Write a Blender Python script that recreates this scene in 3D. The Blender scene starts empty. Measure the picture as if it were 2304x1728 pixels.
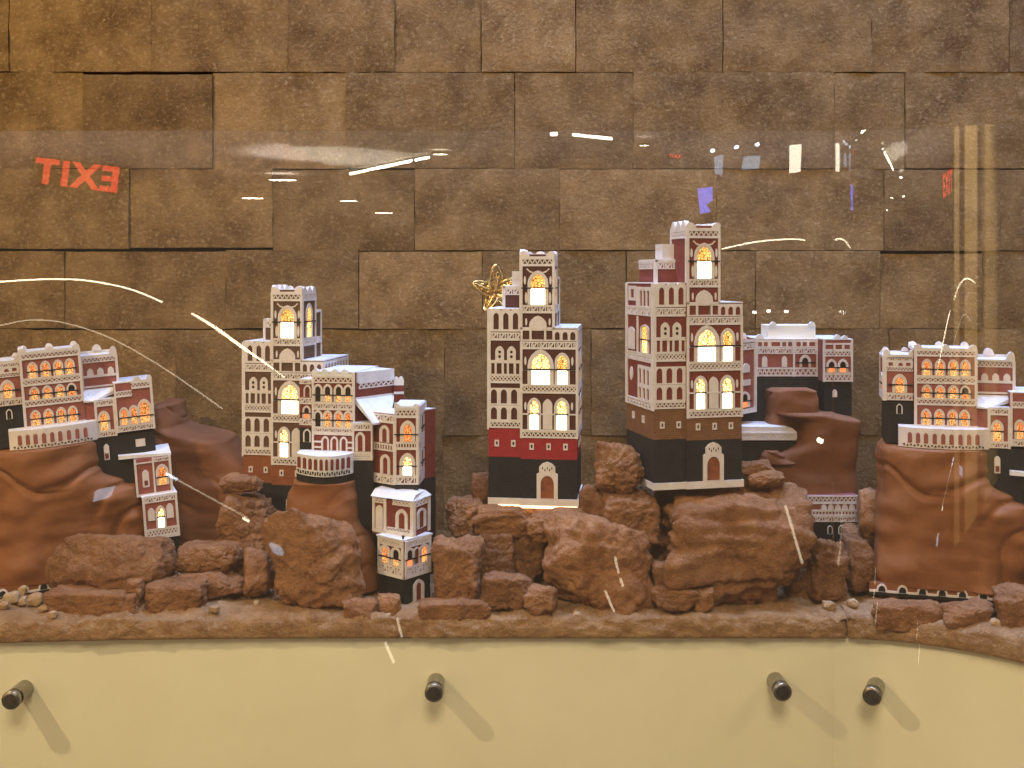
import bpy, math, random
from mathutils import Vector, Matrix, noise
random.seed(7)
R_ = math.radians
scene = bpy.context.scene
col = scene.collection

# ------------------------------------------------------------------ camera
F, CX, YH, ZC = 2400.0, 1152.0, 620.0, 1.45          # focal (photo px), centre column, eye-level row, eye height
cam_d = bpy.data.cameras.new('camera'); cam = bpy.data.objects.new('camera', cam_d); col.objects.link(cam)
cam.location = (0, 0, ZC); cam.rotation_euler = (math.pi/2, 0, 0)
cam_d.sensor_width = 36; cam_d.lens = 36*F/2304; cam_d.shift_y = -(864-YH)/2304
cam_d.clip_start = 0.02; cam_d.clip_end = 200
scene.camera = cam
scene.render.resolution_x = 1024; scene.render.resolution_y = 768
# ------------------------------------------------------------------ world + lamps + exposure
w = bpy.data.worlds.new('World'); scene.world = w; w.use_nodes = True
w.node_tree.nodes['Background'].inputs[0].default_value = (1.0, 0.74, 0.50, 1)
w.node_tree.nodes['Background'].inputs[1].default_value = 0.15
scene.view_settings.view_transform = 'Standard'; scene.view_settings.look = 'None'
scene.view_settings.exposure = 0.0; scene.view_settings.gamma = 1.0
def lamp(name, kind, loc, target, power, color, size=0.05, angle=None, blend=0.6):
    d = bpy.data.lights.new(name, kind); d.energy = power; d.color = color
    if kind == 'AREA': d.shape = 'RECTANGLE'; d.size = size; d.size_y = size*.3; d.spread = R_(75)
    else: d.shadow_soft_size = size
    if kind == 'SPOT': d.spot_size = R_(angle or 80); d.spot_blend = blend
    o = bpy.data.objects.new(name, d); col.objects.link(o); o.location = loc
    o.rotation_euler = (Vector(target)-Vector(loc)).to_track_quat('-Z', 'Y').to_euler()
    return o
lamp('display_spot', 'SPOT', (-1.25, 0.42, ZC+0.78), (0.0, 1.35, ZC-0.15), 72, (1.0, 0.77, 0.43), 0.022, 105, 1.0)
lamp('display_spot', 'SPOT', (1.5, 0.30, ZC+0.95), (0.2, 1.3, ZC-0.2), 20, (1.0, 0.76, 0.44), 0.03, 100, 1.0)
lamp('display_spot', 'SPOT', (0.05, -0.75, ZC+1.5), (0.05, 1.17, ZC-0.58), 168, (1.0, 0.81, 0.52), 0.45, 68, 1.0)  # added soft fill from behind the viewer, not a known fixture
lamp('cool_strip_light', 'AREA', (0.3, 1.27, ZC+1.05), (0.3, 1.26, ZC-0.4), 13.0, (0.34, 0.52, 1.0), 1.4)

# ------------------------------------------------------------------ helpers
def P(px, py, d): return Vector(((px-CX)*d/F, d, ZC+(YH-py)*d/F))
ZS = ZC + (YH-1385)*1.16/F                              # height of the shelf surface
class MB:
    def __init__(s): s.v = []; s.f = []
    def add(s, vs, fs):
        b = len(s.v); s.v += [tuple(q) for q in vs]; s.f += [tuple(b+i for i in f) for f in fs]
    def prism(s, front, back):
        n = len(front)
        s.add(list(front)+list(back), [tuple(range(n)), tuple(range(2*n-1, n-1, -1))] +
              [(i, n+i, n+(i+1) % n, (i+1) % n) for i in range(n)])
    def ring(s, of, ob, inf, inb):
        n = len(of); L = list(of)+list(ob)+list(inf)+list(inb); fs = []
        for i in range(n):
            j = (i+1) % n
            fs += [(i, j, 2*n+j, 2*n+i), (n+i, i, 2*n+i, 3*n+i)][:1]
            fs += [(n+i, n+j, j, i), (2*n+i, 2*n+j, 3*n+j, 3*n+i)]
        s.add(L, fs)
    def box(s, x0, x1, y0, y1, z0, z1):
        s.prism([Vector((x0,y0,z0)), Vector((x1,y0,z0)), Vector((x1,y0,z1)), Vector((x0,y0,z1))],
                [Vector((x0,y1,z0)), Vector((x1,y1,z0)), Vector((x1,y1,z1)), Vector((x0,y1,z1))])
    def tube(s, pts, r, n=6, closed=False):
        base = len(s.v); m = len(pts); rr = r if isinstance(r, (list, tuple)) else [r]*m
        for i, p in enumerate(pts):
            p = Vector(p)
            a = Vector(pts[i-1]) if (i or closed) else p
            b = Vector(pts[(i+1) % m]) if (i < m-1 or closed) else p
            t = (b-a); t = t.normalized() if t.length > 1e-9 else Vector((0, 0, 1))
            u = t.cross(Vector((0.1, 1, 0.3))).normalized(); w_ = t.cross(u)
            for k in range(n):
                q = 2*math.pi*k/n; s.v.append(tuple(p+(u*math.cos(q)+w_*math.sin(q))*rr[i]))
        for i in range(m if closed else m-1):
            for k in range(n):
                i2 = (i+1) % m
                s.f.append((base+i*n+k, base+i*n+(k+1) % n, base+i2*n+(k+1) % n, base+i2*n+k))
        if not closed:
            e0 = [s.v[base+k] for k in range(n)]; e1 = [s.v[base+(m-1)*n+k] for k in range(n)]
            s.add(e0, [tuple(range(n))[::-1]]); s.add(e1, [tuple(range(n))])
def link(name, mb, mat, parent=None, loc=Vector((0, 0, 0)), smooth=False, rec=True):
    me = bpy.data.meshes.new(name)
    me.from_pydata([tuple(Vector(v)-loc) for v in mb.v], [], mb.f); me.update()
    if rec:
        import bmesh
        bm = bmesh.new(); bm.from_mesh(me); bmesh.ops.recalc_face_normals(bm, faces=bm.faces); bm.to_mesh(me); bm.free()
    me.materials.append(M[mat])
    if smooth:
        for p in me.polygons: p.use_smooth = True
    o = bpy.data.objects.new(name, me); col.objects.link(o)
    if parent: o.parent = parent
    else: o.location = loc
    return o
def tag(o, label=None, cat=None, group=None, kind=None):
    if label: o['label'] = label
    if cat: o['category'] = cat
    if group: o['group'] = group
    if kind: o['kind'] = kind
    return o
class Thing:
    def __init__(s, name, label, cat, loc=(0, 0, 0), group=None):
        s.loc = Vector(loc); s.root = bpy.data.objects.new(name, None); col.objects.link(s.root)
        s.root.location = s.loc; s.root.empty_display_size = 0.02; tag(s.root, label, cat, group)
    def part(s, name, mb, mat, parent=None, smooth=False):
        return link(name, mb, mat, parent or s.root, s.loc, smooth)

# ------------------------------------------------------------------ materials
M = {}
def mat(name, c1, c2=None, rough=0.7, scale=30, bump=0.0, bscale=200, metal=0.0, spec=0.3, detail=6, brick=None, c3=None, sscale=None, island=False, bdist=.002):
    m = bpy.data.materials.new(name); m.use_nodes = True; nt = m.node_tree; b = nt.nodes['Principled BSDF']
    b.inputs['Roughness'].default_value = rough; b.inputs['Metallic'].default_value = metal
    b.inputs['Specular IOR Level'].default_value = spec
    tc = nt.nodes.new('ShaderNodeTexCoord')
    oi = nt.nodes.new('ShaderNodeObjectInfo')
    ad = nt.nodes.new('ShaderNodeVectorMath'); ad.operation = 'ADD'
    nt.links.new(tc.outputs['Object'], ad.inputs[0])
    if island:
        sc = nt.nodes.new('ShaderNodeMath'); sc.operation = 'MULTIPLY'; sc.inputs[1].default_value = 37.0
        nt.links.new(oi.outputs['Random'], sc.inputs[0]); nt.links.new(sc.outputs[0], ad.inputs[1])
    else: ad.inputs[1].default_value = (0, 0, 0)
    no = nt.nodes.new('ShaderNodeTexNoise'); no.inputs['Scale'].default_value = scale
    no.inputs['Detail'].default_value = detail; no.inputs['Roughness'].default_value = 0.65
    nt.links.new(ad.outputs[0], no.inputs['Vector'])
    ra = nt.nodes.new('ShaderNodeValToRGB')
    ra.color_ramp.elements[0].position = 0.34; ra.color_ramp.elements[1].position = 0.66
    ra.color_ramp.elements[0].color = (*c1, 1); ra.color_ramp.elements[1].color = (*(c2 or c1), 1)
    nt.links.new(no.outputs['Fac'], ra.inputs['Fac']); out = ra.outputs['Color']
    if c3:                                              # second, finer speckle
        n2 = nt.nodes.new('ShaderNodeTexNoise'); n2.inputs['Scale'].default_value = sscale; n2.inputs['Detail'].default_value = 8
        n2.inputs['Roughness'].default_value = 0.75
        nt.links.new(ad.outputs[0], n2.inputs['Vector'])
        r2 = nt.nodes.new('ShaderNodeValToRGB'); r2.color_ramp.elements[0].position = 0.52; r2.color_ramp.elements[1].position = 0.74
        nt.links.new(n2.outputs['Fac'], r2.inputs['Fac'])
        mx = nt.nodes.new('ShaderNodeMixRGB'); nt.links.new(r2.outputs['Color'], mx.inputs['Fac'])
        nt.links.new(out, mx.inputs['Color1']); mx.inputs['Color2'].default_value = (*c3, 1); out = mx.outputs['Color']
    if island:                                          # each piece a little lighter or darker
        hs = nt.nodes.new('ShaderNodeHueSaturation'); mr = nt.nodes.new('ShaderNodeMapRange')
        mr.inputs['To Min'].default_value = 0.82; mr.inputs['To Max'].default_value = 1.16
        nt.links.new(oi.outputs['Random'], mr.inputs['Value']); nt.links.new(mr.outputs[0], hs.inputs['Value'])
        nt.links.new(out, hs.inputs['Color']); out = hs.outputs['Color']
    nt.links.new(out, b.inputs['Base Color'])
    if bump:
        bn = nt.nodes.new('ShaderNodeTexNoise'); bn.inputs['Scale'].default_value = bscale; bn.inputs['Detail'].default_value = 8
        bn.inputs['Roughness'].default_value = 0.7
        nt.links.new(ad.outputs[0], bn.inputs['Vector'])
        h = bn.outputs['Fac']
        if brick:                                       # fine scored brick courses in glazed clay, a millimetre or two each
            mp = nt.nodes.new('ShaderNodeSeparateXYZ'); nt.links.new(tc.outputs['Object'], mp.inputs[0])
            sm = nt.nodes.new('ShaderNodeMath'); sm.operation = 'ADD'
            nt.links.new(mp.outputs[0], sm.inputs[0]); nt.links.new(mp.outputs[1], sm.inputs[1])
            cb = nt.nodes.new('ShaderNodeCombineXYZ'); nt.links.new(sm.outputs[0], cb.inputs[0]); nt.links.new(mp.outputs[2], cb.inputs[1])
            bk = nt.nodes.new('ShaderNodeTexBrick'); bk.inputs['Scale'].default_value = brick
            bk.inputs['Mortar Size'].default_value = 0.035; bk.inputs['Color1'].default_value = (1, 1, 1, 1); bk.inputs['Color2'].default_value = (.8, .8, .8, 1)
            bk.inputs['Mortar'].default_value = (0, 0, 0, 1)
            nt.links.new(cb.outputs[0], bk.inputs['Vector'])
            mu = nt.nodes.new('ShaderNodeMath'); mu.operation = 'MULTIPLY_ADD'; mu.inputs[1].default_value = 1.0
            nt.links.new(bk.outputs['Color'], mu.inputs[0]); nt.links.new(bn.outputs['Fac'], mu.inputs[2]); h = mu.outputs[0]
            mx = nt.nodes.new('ShaderNodeMixRGB'); mx.blend_type = 'MULTIPLY'; mx.inputs['Fac'].default_value = 0.45
            nt.links.new(out, mx.inputs['Color1']); nt.links.new(bk.outputs['Color'], mx.inputs['Color2'])
            nt.links.new(mx.outputs['Color'], b.inputs['Base Color'])
        bp = nt.nodes.new('ShaderNodeBump'); bp.inputs['Strength'].default_value = bump; bp.inputs['Distance'].default_value = bdist
        nt.links.new(h, bp.inputs['Height']); nt.links.new(bp.outputs[0], b.inputs['Normal'])
    M[name] = m; return m
mat('stone', (.120, .064, .021), (.280, .170, .068), .9, 17, 1.0, 210, c3=(.42, .30, .165), sscale=190, island=True, bdist=.005)
mat('joint', (.02, .014, .008), (.035, .025, .015), 1, 60)
mat('cream', (.80, .755, .555), (.84, .80, .60), .42, 9, .10, 420, spec=.4)
mat('shelf_clay', (.33, .165, .07), (.54, .32, .15), .95, 38, 1.0, 330, bdist=.006, c3=(.56, .42, .27), sscale=160)
mat('rock', (.25, .100, .037), (.45, .215, .092), .95, 34, 1.0, 330, bdist=.006, c3=(.48, .285, .15), sscale=210, island=True)
mat('pebble', (.36, .22, .11), (.52, .38, .22), .95, 60, .8, 260, island=True)
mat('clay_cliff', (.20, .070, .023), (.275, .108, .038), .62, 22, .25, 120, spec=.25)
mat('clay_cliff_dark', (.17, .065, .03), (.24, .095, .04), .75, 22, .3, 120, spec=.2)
mat('white', (.62, .555, .52), (.73, .665, .63), .5, 70, .25, 500)
mat('white_roof', (.64, .63, .64), (.76, .75, .76), .5, 70, .4, 260)
mat('wall_brown', (.115, .055, .033), (.15, .075, .045), .65, 90, .35, 420, brick=150)
mat('wall_maroon', (.075, .02, .016), (.105, .03, .022), .65, 90, .35, 420, brick=150)
mat('wall_red', (.19, .032, .022), (.25, .05, .034), .65, 90, .35, 420, brick=150)
mat('wall_rose', (.25, .072, .06), (.32, .10, .082), .65, 90, .3, 420)
mat('band_red', (.33, .014, .024), (.42, .024, .036), .55, 90, .4, 420, brick=150)
mat('band_orange', (.26, .075, .025), (.34, .11, .04), .6, 90, .4, 420, brick=150)
mat('band_tan', (.20, .085, .035), (.26, .12, .055), .6, 90, .5, 420, brick=120)
mat('black', (.008, .009, .011), (.016, .017, .019), .55, 60, .6, 420, brick=150)
mat('black_plain', (.010, .011, .014), (.02, .02, .022), .55, 60, .3, 420)
mat('door_wood', (.17, .045, .02), (.30, .10, .04), .5, 160, .3, 300)
mat('dark_glass', (.015, .010, .008), (.03, .018, .012), .3, 50)
mat('ledge', (.012, .010, .010), (.02, .016, .015), .5, 60)
mat('steel', (.30, .29, .27), (.36, .34, .31), .28, 200, .05, 900, metal=1.0)
mat('steel_dark', (.15, .14, .13), (.22, .21, .19), .38, 200, metal=1.0)
mat('gold', (.75, .52, .18), (.85, .62, .26), .25, 60, metal=1.0)
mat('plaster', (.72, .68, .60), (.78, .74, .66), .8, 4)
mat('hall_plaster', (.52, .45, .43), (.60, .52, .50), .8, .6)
mat('column_paint', (.62, .47, .26), (.70, .55, .33), .7, 4)
mat('dark_plastic', (.02, .02, .02), (.03, .03, .03), .5, 40)
def emis(name, c, s, c2=None, scale=600, t0=.35, t1=.6):
    m = bpy.data.materials.new(name); m.use_nodes = True; nt = m.node_tree
    for n in list(nt.nodes): nt.nodes.remove(n)
    o = nt.nodes.new('ShaderNodeOutputMaterial'); e = nt.nodes.new('ShaderNodeEmission')
    e.inputs[0].default_value = (*c, 1); e.inputs[1].default_value = s
    if c2:                                              # coloured glass pieces between dark cames
        tc = nt.nodes.new('ShaderNodeTexCoord'); v = nt.nodes.new('ShaderNodeTexVoronoi'); v.inputs['Scale'].default_value = scale
        v.feature = 'DISTANCE_TO_EDGE'
        v2 = nt.nodes.new('ShaderNodeTexVoronoi'); v2.inputs['Scale'].default_value = scale
        nt.links.new(tc.outputs['Object'], v.inputs['Vector']); nt.links.new(tc.outputs['Object'], v2.inputs['Vector'])
        r = nt.nodes.new('ShaderNodeValToRGB'); r.color_ramp.elements[0].color = (*c2, 1); r.color_ramp.elements[1].color = (*c, 1)
        sp = nt.nodes.new('ShaderNodeSeparateColor'); nt.links.new(v2.outputs['Color'], sp.inputs[0])
        nt.links.new(sp.outputs[0], r.inputs['Fac'])
        r3 = nt.nodes.new('ShaderNodeValToRGB'); r3.color_ramp.elements[0].position = 0.02; r3.color_ramp.elements[1].position = 0.16
        r3.color_ramp.elements[0].color = (.12, .04, .01, 1)
        nt.links.new(v.outputs['Distance'], r3.inputs['Fac'])
        mx = nt.nodes.new('ShaderNodeMixRGB'); mx.blend_type = 'MULTIPLY'; mx.inputs['Fac'].default_value = 1
        nt.links.new(r.outputs['Color'], mx.inputs['Color1']); nt.links.new(r3.outputs['Color'], mx.inputs['Color2'])
        nt.links.new(mx.outputs['Color'], e.inputs[0])
    nt.links.new(e.outputs[0], o.inputs[0]); M[name] = m
emis('lit_white', (1.0, .90, .66), 7.0)
emis('lit_amber', (1.0, .66, .20), 2.2, (1.0, .38, .06), 330)
emis('lit_warm', (1.0, .80, .38), 3.2, (1.0, .56, .15), 330)
emis('lit_orange', (1.0, .45, .13), 1.7, (.9, .20, .05), 480)
emis('lit_orange_bright', (1.0, .58, .20), 1.9, (1.0, .36, .10), 500)
emis('lit_ember', (1.0, .24, .08), 1.6)
emis('lamp_white', (1.0, .93, .74), 60)
emis('lamp_mid', (1.0, .93, .76), 25)
emis('lamp_soft', (1.0, .90, .70), 14)
emis('lamp_cool', (.72, .84, 1.0), 26)
emis('led_warm', (1.0, .86, .60), 22)
emis('led_cool', (.80, .88, 1.0), 14)
emis('led_faint', (1.0, .84, .60), 6)
emis('exit_red', (1.0, .075, .035), 8)
emis('screen_blue', (.16, .20, 1.0), 9)
# clear acrylic: weak mirror over a see-through body
g = bpy.data.materials.new('acrylic'); g.use_nodes = True; nt = g.node_tree
for n in list(nt.nodes): nt.nodes.remove(n)
o_ = nt.nodes.new('ShaderNodeOutputMaterial'); tr = nt.nodes.new('ShaderNodeBsdfTransparent'); gl = nt.nodes.new('ShaderNodeBsdfGlossy')
gl.inputs['Roughness'].default_value = 0.0; tr.inputs[0].default_value = (.985, .985, .98, 1)
lw = nt.nodes.new('ShaderNodeLayerWeight'); lw.inputs['Blend'].default_value = 0.5
pw = nt.nodes.new('ShaderNodeMath'); pw.operation = 'POWER'; pw.inputs[1].default_value = 5
ma = nt.nodes.new('ShaderNodeMath'); ma.operation = 'MULTIPLY_ADD'; ma.inputs[1].default_value = .94; ma.inputs[2].default_value = .045
mx = nt.nodes.new('ShaderNodeMixShader')
nt.links.new(lw.outputs['Facing'], pw.inputs[0]); nt.links.new(pw.outputs[0], ma.inputs[0]); nt.links.new(ma.outputs[0], mx.inputs[0])
df = nt.nodes.new('ShaderNodeBsdfDiffuse'); df.inputs[0].default_value = (.9, .84, .88, 1)      # pale diffuse veil: haze of the reflected hall put into the colour
m2 = nt.nodes.new('ShaderNodeMixShader'); m2.inputs[0].default_value = .007
nt.links.new(tr.outputs[0], m2.inputs[1]); nt.links.new(df.outputs[0], m2.inputs[2])
nt.links.new(m2.outputs[0], mx.inputs[1]); nt.links.new(gl.outputs[0], mx.inputs[2]); nt.links.new(mx.outputs[0], o_.inputs[0])
M['acrylic'] = g

# ------------------------------------------------------------------ the setting: stone wall, shelf, cream panel, acrylic
DW = 1.50
wall_mb = MB(); a = P(-500, -300, DW+.055); b = P(2800, 1560, DW+.055)
wall_mb.box(a.x, b.x, DW+.03, DW+.10, b.z, a.z)
wall = link('stone_wall', wall_mb, 'joint'); tag(wall, kind='structure')
courses = [(-190, -30, [60, 420, 700, 1010, 1330, 1700, 2080]),
           (-30, 160, [20, 340, 648, 888, 1083, 1295, 1627, 1962, 2272]),
           (164, 378, [185, 478, 778, 1158, 1425, 1878, 2037]),
           (382, 562, [290, 613, 933, 1259, 1612, 1990, 2250]),
           (566, 738, [145, 508, 808, 1085, 1410, 1700, 1980, 2210]),
           (742, 978, [70, 395, 700, 1000, 1330, 1650, 2000]),
           (982, 1190, [230, 560, 997, 1290, 1610, 1890, 2180]),
           (1194, 1400, [90, 420, 760, 1100, 1480, 1800, 2100])]
tilt = {1: (-8, 10, 0), 2: (-6, 14, 0), 3: (0, 4, 6)}
rnd = random.Random(3)
for ci, (y0, y1, xs) in enumerate(courses):
    xs = [-320]+xs+[2620]
    for i in range(len(xs)-1):
        x0, x1 = xs[i], xs[i+1]
        ga, gb, gc, gd = [rnd.choice([.2, .3, .4, .6, .8, 1.6]) for _ in range(4)]
        x0 += ga; x1 -= gb; gx = {(2, 1): (5, 0), (3, 1): (0, 6), (3, 0): (0, 3), (4, 7): (5, 0), (2, 3): (0, 2)}.get((ci, i), (0, 0)); tl = rnd.uniform(-2, 2); yy0, yy1 = y0+gc-1.7+tl+gx[0], y1-gd+1.7+tl*.3-gx[1]
        proud = rnd.uniform(-.0014, .0014); tx, tz = rnd.uniform(-.001, .001), rnd.uniform(-.001, .001)
        nx, nz = max(6, int((x1-x0)/14)), max(6, int((yy1-yy0)/14)); sd = rnd.uniform(0, 50)
        mb = MB(); vs = []; fs = []
        c0 = P(x0, yy1, DW); c1 = P(x1, yy0, DW); cen = (c0+c1)/2
        for j in range(nz+1):
            for k in range(nx+1):
                u, v = k/nx, j/nz
                px_ = c0.x+(c1.x-c0.x)*u; pz_ = c0.z+(c1.z-c0.z)*v
                e = min(k, nx-k, j, nz-j)
                q = Vector((px_*16+sd, pz_*16, sd))
                y = DW+proud+tx*(u-.5)*2+tz*(v-.5)*2 + noise.fractal(q, .8, 2, 4)*.0022+noise.noise(q*5)*.0006
                if e == 0:
                    y += .0006; jit = noise.noise(Vector((px_*60, pz_*60, sd)))*.0009
                    px_ += jit*(1 if k in (0, nx) else 0); pz_ += jit*(1 if j in (0, nz) else 0)
                vs.append(Vector((px_, y, pz_)))
        for j in range(nz):
            for k in range(nx): fs.append((j*(nx+1)+k, j*(nx+1)+k+1, (j+1)*(nx+1)+k+1, (j+1)*(nx+1)+k))
        rim = [k for k in range(nx+1)]+[j*(nx+1)+nx for j in range(1, nz+1)]+[nz*(nx+1)+k for k in range(nx-1, -1, -1)]+[j*(nx+1) for j in range(nz-1, 0, -1)]
        b1 = len(vs); vs += [vs[r].copy() for r in rim]; b0 = len(vs); vs += [Vector((vs[r].x, DW+.032, vs[r].z)) for r in rim]; m_ = len(rim)
        for i2 in range(m_): fs.append((b1+i2, b0+i2, b0+(i2+1) % m_, b1+(i2+1) % m_))
        fs.append(tuple(b0+i2 for i2 in range(m_)))
        mb.add(vs, fs)
        o = link('stone', mb, 'stone', wall, Vector(cen)); o.location = cen
        for p in o.data.polygons[:nx*nz]: p.use_smooth = True

def front(x):                                           # depth of the shelf's front edge along its length
    d = 1.16
    if x < -.2: d -= .12*(x+.2)**2
    X0, R = .345, .245
    if x > X0:
        t = min(x-X0, .19); d -= R-math.sqrt(R*R-t*t)
        if x-X0 > .19: d -= (x-X0-.19)*1.1
    return d
def shelf(x0, x1, name):
    nX = int((x1-x0)/.0035); prof = []
    for t in range(46): prof.append(('top', t/45))
    for t in range(1, 12): prof.append(('front', t/12))
    for t in range(0, 6): prof.append(('bot', t/5))
    vs, fs = [], []; n = len(prof); TH = .0262
    for i in range(nX+1):
        x = x0+(x1-x0)*i/nX; fd = front(x); dy = 0
        ed = min(i, nX-i)
        for kind, t in prof:
            if kind == 'top': y = 1.53+(fd+.003-1.53)*t**.8; z = ZS-.004*max(0, (t-.9)/.1)**2
            elif kind == 'front': y = fd+.003-.003*math.sin(math.pi*t*.8); z = ZS-.004-(TH-.004)*t
            else: y = fd+.004+(1.53-fd)*t; z = ZS-TH
            q = Vector((x*34, y*34, z*34)); q2 = q*3.2
            nn = noise.fractal(q, .75, 2.1, 6); n2 = abs(noise.noise(q2)); n3 = noise.noise(q*8)
            if kind == 'top': z += nn*.0048-n2*.003+max(0, noise.noise(q*.35))*.006+n3*.0008
            if kind == 'front' or t > .93: y += -nn*.0030+n2*.0034+n3*.0009; z += nn*.0015*(kind == 'front' and t < .85)
            if kind == 'front' and t > .7: z += noise.noise(Vector((x*45, 3, 1)))*.0012*(t-.7)/.3
            if i in (0, nX): x_ = x+nn*.003
            else: x_ = x
            if ed < 2 and kind == 'front': y += .003*(2-ed)
            vs.append(Vector((x_, y, z)))
    for i in range(nX):
        for k in range(n):
            fs.append((i*n+k, i*n+(k+1) % n, (i+1)*n+(k+1) % n, (i+1)*n+k))
    fs.append(tuple(range(n))); fs.append(tuple(nX*n+k for k in range(n))[::-1])
    mb = MB(); mb.add(vs, fs); o = link(name, mb, 'shelf_clay', smooth=True); return o
xc = (1910-CX)*1.158/F
tag(shelf(-.75, xc-.0010, 'shelf'), kind='structure'); tag(shelf(xc+.0012, .72, 'shelf'), kind='structure')
# cream painted panel below, bending with the shelf
def strip(xs, f0, f1, z0, z1, flat=False):
    mb = MB(); vs = []
    front_ = (lambda x: front(max(x, -.19))) if flat else front
    for x in xs:
        e = .001; s = (front_(x+e)-front_(x-e))/(2*e); L = math.sqrt(1+s*s)
        nx_, ny_ = s/L, -1/L                              # towards the viewer
        a_ = Vector((x, front_(x), 0))
        for off in (f0, f1):
            for z in (z0, z1): vs.append(Vector((a_.x+nx_*off, a_.y+ny_*off, z)))
    for q4 in ((0, 1), (2, 3), (0, 2), (1, 3)):           # back, front, bottom, top as separate sheets: crisp edges, smooth bends
        v4 = []; f4 = []; m4 = 12 if q4 in ((0, 1), (2, 3)) else 1
        for i in range(len(xs)):
            for k4 in range(m4+1): v4.append(vs[i*4+q4[0]].lerp(vs[i*4+q4[1]], k4/m4))
        for i in range(len(xs)-1):
            for k4 in range(m4): a4 = i*(m4+1)+k4; f4.append((a4, a4+m4+1, a4+m4+2, a4+1))
        mb.add(v4, f4)
    n = len(xs)*4
    mb.add([vs[i] for i in (0, 1, 3, 2)], [(0, 1, 2, 3)]); mb.add([vs[i] for i in (n-4, n-2, n-1, n-3)], [(0, 1, 2, 3)])
    return mb
rng = lambda a_, b_, n: [a_+(b_-a_)*i/n for i in range(n+1)]
zt = ZS-.0268
o = link('cream_panel', strip(rng(-.8, .66, 90), -.06, -.011, zt-.40, zt), 'cream', smooth=True); tag(o, kind='structure')
# acrylic sheets
GOFF = .0175; ztop = ZC+(YH-293)*1.1425/F
xj = (1876-CX)*1.1425/F
s1 = link('acrylic_sheet', strip(rng(-.8, .34, 2)+rng(.342, xj-.0006, 8), GOFF-.004, GOFF, zt-.38, ztop, True), 'acrylic')
tag(s1, 'long flat clear acrylic sheet covering the models, full of ceiling light reflections', 'acrylic sheet')
s2 = link('acrylic_sheet', strip(rng(xj+.0006, .62, 40), GOFF-.004, GOFF, zt-.38, ztop, True), 'acrylic')
tag(s2, 'curved clear acrylic sheet bending outward, with tall streaked column reflections', 'acrylic sheet')
for s_ in (s1, s2):
    for p in s_.data.polygons: p.use_smooth = s_ is s2
# flat sheet: front surface sits at this depth
G = 1.16-GOFF
# standoff pins
def standoff(px, py, yaw, label):
    q = P(px, py, 1.172); 
    fd = front(q.x)+.0112; q = Vector(((px-CX)*fd/F, fd, ZC+(YH-py)*fd/F))
    T = Thing('standoff_pin', label, 'pin', q, 'steel standoff pins holding the acrylic')
    d = Vector((math.sin(R_(yaw)), -math.cos(R_(yaw)), 0))
    mb = MB(); mb.tube([q, q+d*.0235], .0094, 32); ba = T.part('barrel', mb, 'steel', smooth=False)
    mb = MB(); mb.tube([q+d*.022, q+d*.0290], .0085, 24); T.part('thread', mb, 'steel_dark')
    mb = MB(); mb.tube([q+d*.0283, q+d*.0288, q+d*.0330, q+d*.0336, q+d*.0337], [.0094, .0098, .0098, .0090, .001], 36); cp = T.part('cap', mb, 'steel')
    mb = MB(); mb.tube([q+d*.0337, q+d*.0339], [.0072, .0072], 28); T.part('face_disc', mb, 'steel_dark', cp)
    for o in T.root.children_recursive:
        for p in o.data.polygons: p.use_smooth = len(p.vertices) == 4
standoff(56, 1549, 0, 'steel standoff pin below the arched wall of the tilted rock palace')
standoff(981, 1533, 0, 'steel standoff pin below the small black doorway of the corner palace')
standoff(1744, 1531, 0, 'steel standoff pin just left of the crack in the shelf edge')
standoff(1971, 1543, -26, 'slanting steel standoff pin just right of the crack in the shelf edge')

# ------------------------------------------------------------------ facade language
class LF:                                               # frame in a model's own coordinates
    def __init__(s, O, U, N, x0, y0, kx, ky): s.O, s.U, s.N, s.x0, s.y0, s.kx, s.ky = Vector(O), Vector(U), Vector(N), x0, y0, kx, ky
    def pt(s, x, y, off=0): return s.O+s.U*((x-s.x0)*s.kx)+Vector((0, 0, (s.y0-y)*s.ky))+s.N*off
class Fac:                                              # vertical plane through two depth-placed columns of a crop
    def __init__(s, crop, a, b, ref=None):
        s.c = crop; ax = crop[0]+a[0]*crop[2]; bx = crop[0]+b[0]*crop[2]
        s.A = Vector(((ax-CX)*a[1]/F, a[1])); B = Vector(((bx-CX)*b[1]/F, b[1])); t = (B-s.A).normalized()
        s.n = Vector((t.y, -t.x)); s.N = Vector((s.n.x, s.n.y, 0)); s.dr = ref or a[1]
    def pt(s, x, y, off=0):
        px = s.c[0]+x*s.c[2]; py = s.c[1]+y*s.c[2]; r = Vector(((px-CX)/F, 1))
        d = s.A.dot(s.n)/r.dot(s.n); q = r*d+s.n*off
        return Vector((q.x, q.y, ZC+(YH-py)*s.dr/F))
W_ = .0013
def poly(mb, f, pts, o0, o1): mb.prism([f.pt(x, y, o1) for x, y in pts], [f.pt(x, y, o0) for x, y in pts])
def rect(mb, f, x0, y0, x1, y1, o0=-.0004, o1=W_): poly(mb, f, [(x0, y1), (x1, y1), (x1, y0), (x0, y0)], o0, o1)
def arch(cx, wd, top, bot, tip=.12, n=9):
    h = min(wd*.62, (bot-top)*.75); sp = top+h; pts = [(cx-wd/2, bot)]
    for i in range(n):
        t = math.pi*i/(n-1); s = math.sin(t); pts.append((cx-wd/2*math.cos(t), sp-h*(s*(1-tip)+tip*s**6)))
    pts.append((cx+wd/2, bot)); return pts
def ringp(mb, f, outer, inner, o0, o1):
    g_ = lambda pts, o: [f.pt(x, y, o) for x, y in pts]
    mb.ring(g_(outer, o1), g_(outer, o0), g_(inner, o1), g_(inner, o0))
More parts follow.
